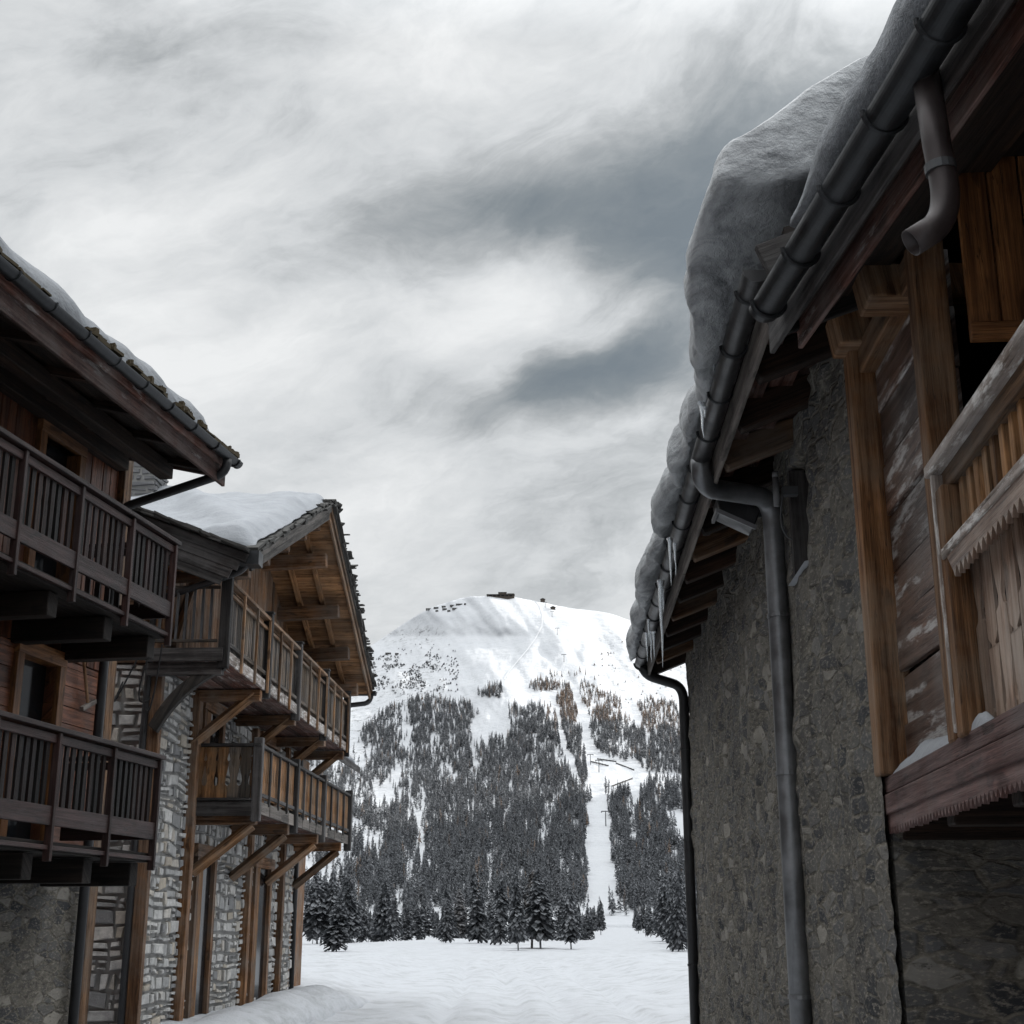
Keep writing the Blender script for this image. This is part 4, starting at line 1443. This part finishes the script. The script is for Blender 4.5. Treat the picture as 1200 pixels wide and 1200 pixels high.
# ================================================================== MOUNTAIN, HILL, GROUND
SKY = [(-1200, 900), (-600, 860), (0, 905), (200, 860), (330, 808), (400, 776), (437, 755), (455, 743), (470, 733), (490, 720), (505, 712), (520, 707), (540, 701), (553, 698.5), (565, 698.5), (585, 698), (603, 699.5), (625, 704), (650, 709), (670, 713), (690, 715), (710, 717.5), (725, 722), (740, 728), (760, 736), (800, 752), (900, 800), (1100, 870), (1500, 930), (2200, 980)]
def sky_v(u):
    for (a, b), (c, d) in zip(SKY[:-1], SKY[1:]):
        if a <= u <= c:
            t = (u - a) / (c - a)
            return b + (d - b) * t
    return SKY[0][1] if u < 0 else SKY[-1][1]
def az_tan(u, v):
    r = pix_dir(u, v)
    h = math.hypot(r.x, r.y)
    return math.atan2(r.x, r.y), r.z / h
R0, R1 = 1000.0, 3000.0
_cr = [(697, 560), (722, 600), (745, 645), (775, 632), (805, 610), (850, 640), (900, 700), (1000, 720), (1085, 720)]
def crest(v):
    for (a, b), (c, d) in zip(_cr[:-1], _cr[1:]):
        if a <= v <= c:
            return b + (d - b) * (v - a) / (c - a)
    return _cr[0][1] if v < 697 else _cr[-1][1]
def terrain_r(u, v):
    """ground distance of the slope seen through pixel (u, v)"""
    az, t = az_tan(u, v)
    _, T = az_tan(u, min(sky_v(u), 1060))
    q = max(0, t / T)
    ref = max(0, t / .2367)
    r = R0 + (R1 - R0) * max(ref, 0) ** 1.02
    x = u - crest(v)
    w = smooth(0, 1.15, ref)
    if x < 0:
        r += w * 330 * (math.sqrt((x / 70) ** 2 + .25) - .5) / 1.6
    else:
        r += w * 230 * (math.sqrt((x / 90) ** 2 + .25) - .5) / 1.6
    # gullies running down to the right on the sunny side, ribs on the left one
    g = fbm((u - .9 * v) * .013, (u + v) * .003, 3.3, 4)
    r += w * smooth(.12, .5, ref) * 60 * g
    r += w * 22 * fbm(u * .035, v * .03, 8, 4) * smooth(1.02, .8, q)
    return r
def ground_at(u, v):
    az, t = az_tan(u, v)
    r = terrain_r(u, v)
    return V((r * math.sin(az), r * math.cos(az), CAMZ + r * t))

def terrain():
    us = list(np.concatenate([np.linspace(-1200, 330, 60), np.linspace(335, 900, 340), np.linspace(910, 2200, 50)]))
    nv = 190
    pts, rock = [], []
    for u in us:
        vt = sky_v(u) + .7 * fbm(u * .06, 1.0)
        top = None
        for j in range(nv + 1):
            q = j / nv
            v = 1086 + (vt - 1086) * q
            p = ground_at(u, v)
            if j == 0: p.z = -6
            pts.append(p)
            rk = 0
            if 400 < u < 640 and 705 < v < 830:
                # scree and scrub under the left shoulder
                rk = smooth(.25, .0, abs((u - 480) / 330)) * (smooth(728, 740, v) * smooth(765, 748, v) * .8 + smooth(768, 790, v) * 1.0)
                rk *= smooth(560, 520, u) * .8
                if u > 520: rk *= .4
            if 405 < u < 470 and v > 800: rk = max(rk, .8 * smooth(470, 430, u))
            if 700 < u < 815 and 740 < v < 830: rk = max(rk, .38)
            if u < 400 or u > 820: rk = .5 * (v > sky_v(u) + 25)
            rock.append(rk)
        az, t = az_tan(u, vt)
        r = terrain_r(u, vt)
        for dr, dz in ((25, -2), (80, -14), (300, -120), (1400, -900)):
            rr = r + dr
            pts.append(V((rr * math.sin(az), rr * math.cos(az), max(-60, CAMZ + r * t + dz))))
            rock.append(0)
    n = nv + 5
    faces = []
    for i in range(len(us) - 1):
        for j in range(n - 1):
            faces.append((i * n + j, (i + 1) * n + j, (i + 1) * n + j + 1, i * n + j + 1))
    me = bpy.data.meshes.new('mountain')
    me.from_pydata([tuple(p) for p in pts], [], faces)
    at = me.attributes.new('rock', 'FLOAT', 'POINT')
    at.data.foreach_set('value', rock)
    me.polygons.foreach_set('use_smooth', [True] * len(me.polygons))
    o = link('mountain', me, M['mountain'])
    tag(o, 'snow-covered mountain closing the street view', 'mountain', kind='structure')
terrain()

# street and valley floor: one snowy sheet reaching under the mountain
mb = MB()
gx = [-9000, -3000, -1500, -900, -600, -450, -300, -220, -150, -100, -60, -40, -25] + [-14 + i * .3 for i in range(94)] + [25, 40, 60, 100, 150, 220, 300, 450, 600, 900, 1500, 3000, 9000]
gy = [-3000, -500, -100, -40] + [-20 + i * 2.5 for i in range(16)] + [20 + i * .6 for i in range(100)] + [85, 95, 110, 130, 160, 200, 250, 310, 380, 460, 550, 650, 760, 870, 960, 1040, 1400, 4000, 12000]
def gz(x, y):
    z = 0
    if abs(x) < 14 and 15 < y < 82:
        f = smooth(14, 9, abs(x)) * smooth(15, 22, y) * smooth(82, 70, y)
        c = -.6 + .7 * math.sin(y * .05)
        z += f * (.05 * fbm(x * .9, y * .5) + .04 * fbm(x * 2.6, y * 1.6, 3))
        for o in (-1.5, -.1, 1.0, 2.4):
            z -= f * .17 * math.exp(-((x - c - o - .15 * n3(y * .2, o)) / .22) ** 2)
        z += f * .35 * smooth(3.2, 5.5, abs(x - c))
    if 84 < y < 1100:
        z += smooth(84, 200, y) * (2.2 * fbm(x * .008, y * .006, 4) + .5 * fbm(x * .04, y * .03, 6)) * (1 if abs(x) < 3000 else 0)
    return z
mb.grid(lambda i, j: V((gx[i], gy[j], gz(gx[i], gy[j]))), len(gx) - 1, len(gy) - 1)
g = link('ground', mb.mesh('ground', (0, 0, 0), True), M['street_snow'])
tag(g, 'packed snow of the village street and valley floor', 'ground', kind='structure')

# unseen hill added on the right to shade the village and the mountain's foot
mb = MB()
def hill(i, j):
    x = 420 + 1500 * i / 40
    y = -1300 + 3700 * j / 60
    h = 640 * smooth(380, 980, x) * smooth(2500, 1900, y) * smooth(-1500, -700, y)
    return V((x, y, h * (1 + .12 * fbm(x * .004, y * .004)) + 20 * fbm(x * .02, y * .02, 4) * min(1, h / 100) - .4))
mb.grid(hill, 40, 60)
hl = link('shade_hill', mb.mesh('shade_hill', (0, 0, 0), True), M['mountain'])
tag(hl, 'unseen snowy hill added beyond the right-hand houses to shade the village', 'hill', kind='structure')

# ================================================================== FOREST
def poly_in(p, poly):
    x, y = p; c = False
    n = len(poly)
    for i in range(n):
        x0, y0 = poly[i]; x1, y1 = poly[i - 1]
        if (y0 > y) != (y1 > y) and x < (x1 - x0) * (y - y0) / (y1 - y0) + x0:
            c = not c
    return c
Z1 = lambda L: [(400 + x * .35, 680 + y * .35) for x, y in L]
WOODS = [
    (Z1([(-500, 600), (0, 590), (40, 545), (120, 455), (190, 425), (255, 395), (300, 392), (350, 410), (430, 420), (462, 452), (425, 500), (440, 545), (480, 560), (490, 530), (560, 535), (570, 500), (552, 480), (545, 445), (600, 432), (650, 415), (700, 420), (722, 500), (745, 590), (765, 640), (780, 690), (800, 700), (822, 720), (822, 1150), (-500, 1150)]), 1.0, 0),
    (Z1([(722, 420), (735, 380), (760, 370), (780, 440), (800, 520), (815, 600), (826, 700), (800, 700), (775, 600), (750, 520)]), 1.0, 0),
    (Z1([(820, 430), (850, 420), (930, 470), (1010, 520), (1080, 500), (1160, 520), (1900, 560), (1900, 680), (1160, 655), (1070, 650), (1030, 640), (960, 605), (850, 585), (838, 520)]), .95, 0),
    (Z1([(800, 350), (830, 345), (880, 375), (940, 415), (960, 470), (900, 465), (830, 440), (810, 400)]), .6, 1),
    (Z1([(990, 420), (1050, 400), (1110, 415), (1160, 460), (1900, 500), (1900, 560), (1160, 530), (1080, 505), (1010, 515)]), .75, 1),
    (Z1([(640, 352), (660, 330), (745, 350), (750, 368), (650, 372)]), .8, 1),
    (Z1([(700, 310), (860, 318), (850, 335), (700, 325)]), .12, 1),
    (Z1([(735, 360), (765, 350), (775, 415), (740, 420)]), .9, 1),
    (Z1([(450, 378), (480, 372), (500, 355), (535, 352), (535, 392), (455, 398)]), .9, 0),
    (Z1([(905, 730), (945, 700), (985, 770), (1015, 690), (1050, 670), (1130, 690), (1900, 680), (1900, 780), (1060, 775), (1125, 835), (1115, 885), (1900, 900), (1900, 1150), (940, 1150), (900, 800)]), .85, 0),
    (Z1([(875, 690), (905, 690), (905, 760), (885, 760)]), .3, 0),
    (Z1([(1050, 660), (1900, 650), (1900, 700), (1060, 690)]), .35, 0),
]
def wood_at(u, v):
    for poly, dens, kind in WOODS:
        if poly_in((u, v), poly):
            return dens, kind
    return 0, 0
def tree_variant(k, n=58):
    """bare larch / spruce about 1 unit tall: trunk with drooping twig sprays"""
    rnd = random.Random(100 + k)
    v, f = [], []
    w0 = .012
    for i in range(3):
        an = 2 * math.pi * i / 3
        v.append((w0 * math.cos(an), w0 * math.sin(an), -.04))
    v.append((0, 0, .97))
    f += [(0, 1, 3), (1, 2, 3), (2, 0, 3)]
    spread = rnd.uniform(.11, .17)
    low = rnd.uniform(.05, .2)
    for i in range(n):
        t = (i + rnd.random()) / n
        z = low + (1 - low) * t
        rad = spread * (1 - t) ** .75 * (1.0 if t > .12 else .5 + 4 * t) + .012
        an = rnd.uniform(0, 2 * math.pi)
        rad *= rnd.uniform(.55, 1.15)
        dz = -rad * rnd.uniform(.1, .7)
        c, s = math.cos(an), math.sin(an)
        wd = rad * rnd.uniform(.28, .5) * (1 if n < 100 else .42) + .004
        th = rnd.uniform(.018, .04) * (1 if n < 100 else .5)
        b = len(v)
        v += [(0, 0, z + th), (c * rad - s * wd, s * rad + c * wd, z + dz), (c * rad * 1.1, s * rad * 1.1, z + dz * 1.3 - .01), (c * rad + s * wd, s * rad - c * wd, z + dz), (c * rad * .5, s * rad * .5, z - th * .9)]
        f += [(b, b + 1, b + 2), (b, b + 2, b + 3), (b, b + 4, b + 1)]
    return np.array(v), f
NVAR = 8
VAR = [tree_variant(k) for k in range(NVAR)]
VAR_FINE = [tree_variant(k + 40, 420) for k in range(5)]

def forest():
    rnd = random.Random(21)
    trees = []
    for _ in range(70):
        trees.append((rnd.uniform(330, 830), rnd.uniform(1066, 1080), 0))
    for _ in range(300000):
        u = rnd.uniform(240, 1060); v = rnd.uniform(785, 1072)
        dens, kind = wood_at(u + 7 * n3(u * .09, v * .07, 1), v + 6 * n3(u * .08, v * .08, 5))
        # candidates thin out with distance so that crowns stay evenly packed on the ground
        if dens <= 0: continue
        pv = .55 + .45 * (1014 - v) / 230
        clear = fbm(u * .035, v * .022, 5, 3)
        if kind == 0:
            left = smooth(560, 440, u) * smooth(815, 860, v)
            dens *= 1 - left * smooth(-.15, .28, clear) * .92
            dens *= 1 - .75 * smooth(.12, .4, fbm(u * .06, v * .03, 11, 3))
            dens *= smooth(1072, 1060, v + 9 * n3(u * .06, 2))
        if rnd.random() < dens * pv * .205:
            trees.append((u, v, kind))
    # scattered scrub and single trees on the open slope
    scat = []
    for _ in range(1500):
        u, v = rnd.gauss(470, 38), rnd.gauss(788, 14)
        if 408 < u < 540 and sky_v(u) + 20 < v < 815 and wood_at(u, v)[0] == 0 and fbm(u * .05, v * .06, 2) > -.1:
            scat.append((u, v, 2))
    for _ in range(60):
        scat.append((rnd.uniform(690, 800), rnd.uniform(745, 830), 2))
    trees = [t for t in trees]
    info = []
    for (u, v, kind) in trees + scat:
        p = ground_at(u, v)
        h = {0: rnd.choice((rnd.uniform(7, 14), rnd.uniform(13, 19), rnd.uniform(16, 23))), 1: rnd.uniform(8, 17), 2: rnd.uniform(2.5, 5.5)}[kind]
        h *= 1 - .15 * smooth(1200, 2200, p.y)
        if kind == 1 or (v < 850 and u > 640):
            c = rnd.uniform(.76, 1.0) if rnd.random() < .82 else rnd.uniform(.3, .7)
        else:
            c = rnd.uniform(0, .7) if rnd.random() > .03 + .10 * (v < 838) else rnd.uniform(.75, .95)
        info.append((p.length, p, h, c, kind, u, v))
    # young conifers on the valley floor, below the slope
    for _ in range(420):
        y = 95 + 500 * rnd.random() ** 1.6
        x = y * rnd.uniform(-.16, .17)
        if abs(x - .075 * y) < 3 + .004 * y or fbm(x * .03, y * .02, 9, 3) < -.12: continue
        h = min(rnd.uniform(3.5, 9), 1.7 + y * .036)
        info.append((1e6 + y, V((x, y, gz(x, y))), h, rnd.uniform(0, .75), 0, 600, 1090))
    info.sort(key=lambda q: q[0])
    # the nearest trees are objects of their own
    near = [q for q in info if q[4] != 2 and q[6] < 1000 and 412 < q[5] < 808][:290]
    ids = set(id(q) for q in near)
    meshes = {}
    for q in near:
        _, p, h, c, kind, u, v = q
        k = rnd.randrange(NVAR); cb = int(c * 5.99)
        if (k, cb) not in meshes:
            vv, ff = VAR[k]
            me = bpy.data.meshes.new('conifer')
            me.from_pydata((vv * np.array([h, h, h]) * 0 + vv * 17.0).tolist(), [], ff)
            at = me.attributes.new('rnd', 'FLOAT', 'FACE')
            at.data.foreach_set('value', [(cb + .5) / 6] * len(ff))
            me.materials.append(M['tree'])
            meshes[(k, cb)] = me
        o = bpy.data.objects.new('conifer', meshes[(k, cb)]); COL.objects.link(o)
        o.location = p; sc = h / 17; o.scale = (sc * rnd.uniform(.9, 1.2), sc * rnd.uniform(.9, 1.2), sc); o.rotation_euler = (rnd.gauss(0, .03), rnd.gauss(0, .03), rnd.uniform(0, 6.28))
        if u < 690:
            tag(o, 'bare grey conifer in the dense wood on the lower mountainside, left of the ski piste', 'tree', 'conifers of the dense wood')
        else:
            tag(o, 'dark conifer in the small stand beside the ski piste, low on the right', 'tree', 'conifers in the stand by the piste')
    allv, allf, rn = [], [], []
    off = 0
    for q in info:
        if id(q) in ids: continue
        _, p, h, c, kind, u, v = q
        vv, ff = VAR[rnd.randrange(NVAR)] if v != 1090 else VAR_FINE[rnd.randrange(5)]
        an = rnd.uniform(0, 6.28)
        ca, sa = math.cos(an), math.sin(an)
        w = ((h * .6 + 6) if v != 1090 else h * 1.25) * rnd.uniform(.75, 1.35) * (1.35 if kind == 2 else 1)
        x = vv[:, 0] * w; y = vv[:, 1] * w
        tx_, ty_ = rnd.gauss(0, .035), rnd.gauss(0, .035)
        x = x + vv[:, 2] * h * tx_; y = y + vv[:, 2] * h * ty_
        allv.append(np.stack([x * ca - y * sa + p.x, x * sa + y * ca + p.y, vv[:, 2] * h + p.z], 1))
        F = np.array(ff) + off
        allf.append(F)
        rn += [c] * len(ff)
        off += len(vv)
    V_ = np.concatenate(allv); F_ = np.concatenate(allf)
    me = bpy.data.meshes.new('forest')
    me.vertices.add(len(V_)); me.vertices.foreach_set('co', V_.ravel())
    me.loops.add(F_.size); me.loops.foreach_set('vertex_index', F_.ravel().astype(np.int32))
    me.polygons.add(len(F_)); me.polygons.foreach_set('loop_start', np.arange(0, F_.size, 3, dtype=np.int32))
    me.update(calc_edges=True)
    at = me.attributes.new('rnd', 'FLOAT', 'FACE')
    at.data.foreach_set('value', np.array(rn, dtype=np.float32))
    o = link('forest', me, M['tree'])
    tag(o, 'snow-dusted larch and spruce wood covering the lower mountain', 'forest', kind='stuff')
    print('TREES', len(info), 'faces', len(F_))
forest()

# ================================================================== THINGS ON THE MOUNTAIN
def at_ground(u, v):
    return ground_at(u, v)
# summit station
p = at_ground(587, 699.5)
HS = House('summit_station', p, 'low dark flat-roofed building on the very top of the mountain', 'building')
mb = MB(); x, y, z = p
mb.box(x - 30, x + 30, y - 10, y + 6, z - 8, z + 3, jit=.3); mb.box(x - 5, x + 12, y - 12, y + 6, z + 2, z + 7.5); mb.box(x + 14, x + 30, y - 11, y + 5, z + 2, z + 5.5)
HS.part(mb, 'wall', M['hut_wood'])
mb = MB(); mb.box(x - 32, x + 31, y - 12, y + 8, z + 3, z + 3.6); mb.box(x - 6, x + 13, y - 13, y + 7, z + 7.5, z + 8.2)
HS.part(mb, 'roof', M['slate'])
for i in range(6):
    mb = MB(); mb.box(x - 26 + i * 9, x - 20 + i * 9, y - 10.6, y - 10.1, z - .5, z + 2)
    HS.part(mb, 'window', M['glass'])
# avalanche barriers under the ridge
for i, (u, v, L) in enumerate(((503, 715, 15), (511, 713.5, 11), (520, 712, 9), (530, 711, 11), (538, 709.5, 15), (521, 715, 10), (533, 714.5, 12), (512, 717, 6), (526, 717, 7), (545, 709, 5), (455, 767, 12), (465, 767.5, 8))):
    p = at_ground(u, v)
    mb = MB()
    for q in range(int(L)):
        mb.box(p.x - L / 2 + q, p.x - L / 2 + q + .7, p.y - .3, p.y + .3, p.z - 1.5, p.z + 4.2, jit=.25)
    for zz in (.6, 2.0, 3.4):
        mb.box(p.x - L / 2, p.x + L / 2, p.y - .6, p.y - .2, p.z + zz, p.z + zz + .8)
    solo(mb, 'snow_fence', M['slate'], 'short dark avalanche barrier in the rows below the left summit ridge' if v < 750 else 'dark avalanche barrier alone lower on the left shoulder of the mountain', 'snow fence', p, 'avalanche barriers on the left shoulder')
# timber barriers beside the piste
for u0, v0, u1, v1, lab in ((717, 922, 741, 913, 'thick dark barrier slanting up to the right beside the ski piste'), (692, 893, 713, 898, 'dark low barrier line at the left of the rows across the piste'), (700, 890, 722, 893, 'dark barrier dash in the upper row across the piste'), (722, 895, 743, 903, 'dark barrier dash at the right end of the lower row across the piste')):
    a, b = at_ground(u0, v0), at_ground(u1, v1)
    mb = MB()
    mb.beam(a + V((0, 0, .9)), b + V((0, 0, .9)), .8, 1.5)
    n = 6
    for i in range(n + 1):
        c = a.lerp(b, i / n)
        mb.box(c.x - .3, c.x + .3, c.y - .7, c.y - .2, c.z - 1, c.z + 2.0)
    solo(mb, 'barrier', M['slate'], lab, 'barrier', (a + b) / 2, 'barriers beside the ski piste')
# chairlift
pyl = None
for u, v, h, lab in ((710, 968, 16, 'T-shaped lift pylon standing lowest on the ski piste'), (692, 896, 14, 'T-shaped lift pylon above the barriers on the piste'), (661, 776, 15, 'lift pylon on the bright upper slope above the larches'), (653, 744, 14, 'lift pylon in front of the shaded gully near the summit'), (647, 723, 12, 'second lift pylon from the top of the line'), (639, 712, 12, 'topmost lift pylon, just right of the summit'), (702, 905, 16, 'dark slim pylon beside the barrier rows')):
    p = at_ground(u, v)
    if pyl is None:
        r_ = bpy.data.objects.new('lift_pylon', None); COL.objects.link(r_)
        mb = MB(); mb.tube([(0, 0, -1), (0, 0, 14)], .55, 10, r_end=.4)
        a = link('mast', mb.mesh('mast', (0, 0, 0)), M['steel'], r_)
        mb = MB(); mb.box(-4, 4, -.35, .35, 13.6, 14.4); 
        b = link('crossarm', mb.mesh('crossarm', (0, 0, 0)), M['steel'], r_)
        mb = MB(); mb.box(-4.4, -3.4, -1.8, 1.8, 12.9, 13.7); mb.box(3.4, 4.4, -1.8, 1.8, 12.9, 13.7)
        c = link('sheave', mb.mesh('sheave', (0, 0, 0)), M['steel'], r_)
        pyl = r_; o = r_
    else:
        o = pyl.copy(); COL.objects.link(o)
        for ch in (a, b, c):
            d_ = ch.copy(); COL.objects.link(d_); d_.parent = o
    o.location = p; s_ = h / 14; o.scale = (s_, s_, s_)
    tag(o, lab, 'lift pylon', 'pylons of the chairlift')
# top station huts of the lift
for u, v, lab in ((636, 704.5, 'tiny dark lift hut on the skyline right of the summit'), (648, 714, 'tiny dark hut beside the lift line below the skyline')):
    p = at_ground(u, v)
    h_ = House('lift_hut', p, lab, 'hut')
    mb = MB(); mb.box(p.x - 5, p.x + 5, p.y - 3, p.y + 3, p.z - 2, p.z + 4); h_.part(mb, 'wall', M['hut_wood'])
    mb = MB(); mb.poly([(p.x - 6, p.y - 4, p.z + 4), (p.x + 6, p.y - 4, p.z + 4), (p.x, p.y - 4, p.z + 6.5)], (0, 8, 0)); h_.part(mb, 'roof', M['slate'])
# ski track
mb = MB()
tr = [(628, 705), (633, 712), (636, 722), (635, 735), (628, 748), (618, 762), (606, 776), (596, 788), (590, 798)]
pts = []
for (a, b) in zip(tr[:-1], tr[1:]):
    for i in range(8):
        t = i / 8
        pts.append((a[0] + (b[0] - a[0]) * t, a[1] + (b[1] - a[1]) * t))
P_ = [at_ground(u, v) + V((0, -1.0, .8)) for u, v in pts]
mb.grid(lambda i, j: P_[i] + V(((j - .5) * 2.4, 0, 0)), len(P_) - 1, 1)
tk = link('ski_track', mb.mesh('ski_track', (0, 0, 0), True), plain('track_snow', (.48, .49, .51), .8))
tag(tk, 'thin darker track winding down the shaded face from the summit', 'path', kind='structure')

for fr, s0, s1, d0, d1, h, lab in ((F2, 19, 33, 4.7, 6.1, .55, 'ploughed snow bank along the foot of the stone and larch chalet'), (FR, 7.2, 19, -.95, -1.66, .5, 'ploughed snow bank along the foot of the old stone house'), (F1, 2, 14.4, 6.2, 7.5, .5, 'ploughed snow bank along the foot of the left slatted-balcony chalet')):
    lump(fr, s0, s1, d0, d1, -.02, h, 'snow_bank', M['street_snow'], lab, 'snow bank', s0, 90, 10)

# ================================================================== SKY AND LIGHT
SUN_AZ, SUN_EL = R(72), R(25)
sun = bpy.data.lights.new('sun', 'SUN')
sun.energy = 3.9; sun.angle = R(.6); sun.color = (1, .955, .89)
so = bpy.data.objects.new('sun', sun); COL.objects.link(so)
sd = V((math.sin(SUN_AZ) * math.cos(SUN_EL), math.cos(SUN_AZ) * math.cos(SUN_EL), math.sin(SUN_EL)))
so.rotation_euler = sd.to_track_quat('Z', 'Y').to_euler()
so.location = sd * 200

w = bpy.data.worlds.new('World'); scene.world = w; w.use_nodes = True
nt = w.node_tree; nt.nodes.clear()
k = NT(nt)
out = nt.nodes.new('ShaderNodeOutputWorld'); bg = nt.nodes.new('ShaderNodeBackground')
k.l(bg.outputs[0], out.inputs[0])
bg.inputs['Strength'].default_value = .1
sky = k.n('ShaderNodeTexSky', sky_type='NISHITA')
sky.sun_disc = False; sky.sun_elevation = SUN_EL; sky.sun_rotation = SUN_AZ
dirv = k.n('ShaderNodeTexCoord').outputs['Generated']
nd = k.n('ShaderNodeVectorMath', operation='NORMALIZE'); k.l(dirv, nd.inputs[0])
X, Y, Zc = k.sep(nd.outputs[0])
az = k.math('ARCTAN2', X, Y)
el = k.math('ARCSINE', Zc)
# cloud-layer coordinates (flattening towards the horizon) and a warp
den = k.math('ADD', k.math('MAXIMUM', Zc, 0.0), .22)
cl = k.comb(k.math('DIVIDE', X, den), k.math('DIVIDE', Y, den), 0.3)
wn = k.n('ShaderNodeTexNoise'); k.l(cl, wn.inputs['Vector']); wn.inputs['Scale'].default_value = 1.9; wn.inputs['Detail'].default_value = 6; wn.inputs['Roughness'].default_value = .58
wr, wg, wb = k.sep(wn.outputs[1])
azw = k.math('ADD', az, k.math('MULTIPLY', k.math('SUBTRACT', wr, .5), .16))
elw = k.math('ADD', el, k.math('MULTIPLY', k.math('SUBTRACT', wg, .5), .11))
def blob(u, v, su, sv, amt, tilt=0.0):
    a0, t0 = az_tan(u, v); e0 = math.atan(t0)
    da = k.math('SUBTRACT', azw, a0); de = k.math('SUBTRACT', elw, e0)
    c, s = math.cos(R(tilt)), math.sin(R(tilt))
    x = k.math('ADD', k.math('MULTIPLY', da, c), k.math('MULTIPLY', de, s))
    y = k.math('SUBTRACT', k.math('MULTIPLY', de, c), k.math('MULTIPLY', da, s))
    q = k.math('ADD', k.math('POWER', k.math('ABSOLUTE', k.math('DIVIDE', x, su / FPX)), 2.0), k.math('POWER', k.math('ABSOLUTE', k.math('DIVIDE', y, sv / FPX)), 2.0))
    return k.math('MULTIPLY', k.math('POWER', 2.718, k.math('MULTIPLY', q, -1.0)), amt)
dark = None
for b in ((715, 436, 135, 50, .95, 6), (620, 452, 60, 24, .3, 0), (420, 295, 95, 45, .42, 12), (600, 240, 150, 60, .55, -8), (800, 290, 150, 100, .68, 0), (800, 150, 260, 110, .45, 0), (520, 470, 120, 35, .22, -12), (330, 340, 60, 40, .2, 0), (640, 590, 170, 60, .16, 10), (700, 650, 160, 50, .16, 0), (300, 60, 240, 80, .3, 10), (1150, 300, 250, 300, .5, 0)):
    x = blob(*b[:4], b[4] * .70, b[5])
    dark = x if dark is None else k.math('ADD', dark, x)
lite = None
for b in ((250, 430, 170, 90, .20, 0), (560, 380, 110, 60, .22, 15), (170, 260, 120, 60, .1, 0), (450, 620, 160, 70, .14, 0), (600, 320, 130, 40, .14, 18), (720, 370, 80, 22, .2, 20), (480, 40, 200, 60, .2, 0)):
    x = blob(*b)
    lite = x if lite is None else k.math('ADD', lite, x)
f1 = k.noise(cl, 1.7, 12, .6, .15)
f2 = k.noise(k.vmath('MULTIPLY', cl, (1, 1.6, 1)), 5.2, 10, .64, .25)
ca_, sa_ = math.cos(R(24)), math.sin(R(24))
px_ = k.math('ADD', k.math('MULTIPLY', azw, ca_), k.math('MULTIPLY', elw, sa_))
py_ = k.math('SUBTRACT', k.math('MULTIPLY', elw, ca_), k.math('MULTIPLY', azw, sa_))
f3 = k.noise(k.comb(k.math('MULTIPLY', px_, 5.5), k.math('MULTIPLY', py_, 14.0), 2.7), 1, 10, .63, .5)
f4 = k.noise(k.comb(k.math('MULTIPLY', px_, 22.0), k.math('MULTIPLY', py_, 40.0), 6.1), 1, 7, .62, .7)
tex = k.math('ADD', k.math('ADD', k.math('MULTIPLY', k.math('SUBTRACT', f1, .5), .55), k.math('MULTIPLY', k.math('SUBTRACT', f2, .5), .30)), k.math('ADD', k.math('MULTIPLY', k.math('SUBTRACT', f3, .5), .85), k.math('MULTIPLY', k.math('SUBTRACT', f4, .5), .2)))
val = k.math('ADD', k.math('SUBTRACT', k.math('ADD', .735, lite), dark), tex)
cloud = k.ramp(val, [(0.0, (.175, .200, .213)), (.22, (.235, .260, .272)), (.45, (.395, .415, .426)), (.68, (.62, .64, .652)), (1.0, (.83, .842, .845))])
# out-of-view overcast brightened overhead and around the veiled sun to light the houses
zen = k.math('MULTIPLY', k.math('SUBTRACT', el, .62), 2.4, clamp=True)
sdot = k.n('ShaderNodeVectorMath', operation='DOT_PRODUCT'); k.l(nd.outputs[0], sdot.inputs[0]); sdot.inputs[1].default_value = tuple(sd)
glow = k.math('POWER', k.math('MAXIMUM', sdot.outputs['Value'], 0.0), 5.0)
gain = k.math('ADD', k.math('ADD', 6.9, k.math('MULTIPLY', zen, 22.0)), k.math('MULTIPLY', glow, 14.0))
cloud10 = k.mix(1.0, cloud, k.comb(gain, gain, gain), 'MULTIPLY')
cover = k.ramp(val, [(0, .90), (.5, .97)])
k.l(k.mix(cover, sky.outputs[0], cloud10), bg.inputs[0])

# ================================================================== CAMERA
cam = bpy.data.cameras.new('camera')
cam.sensor_width = 36; cam.lens = 36 * FPX / 1200
cam.clip_start = .05; cam.clip_end = 30000
co = bpy.data.objects.new('camera', cam); COL.objects.link(co)
co.location = (0, 0, CAMZ)
co.rotation_euler = (math.pi / 2 + PITCH, 0, 0)
scene.camera = co
scene.render.engine = 'CYCLES'
scene.cycles.max_bounces = 6
scene.cycles.diffuse_bounces = 4
scene.cycles.use_denoising = True
scene.cycles.use_adaptive_sampling = True
scene.cycles.adaptive_threshold = .02
scene.view_settings.view_transform = 'Standard'
scene.view_settings.look = 'None'
scene.view_settings.exposure = .6
scene.view_settings.gamma = 1
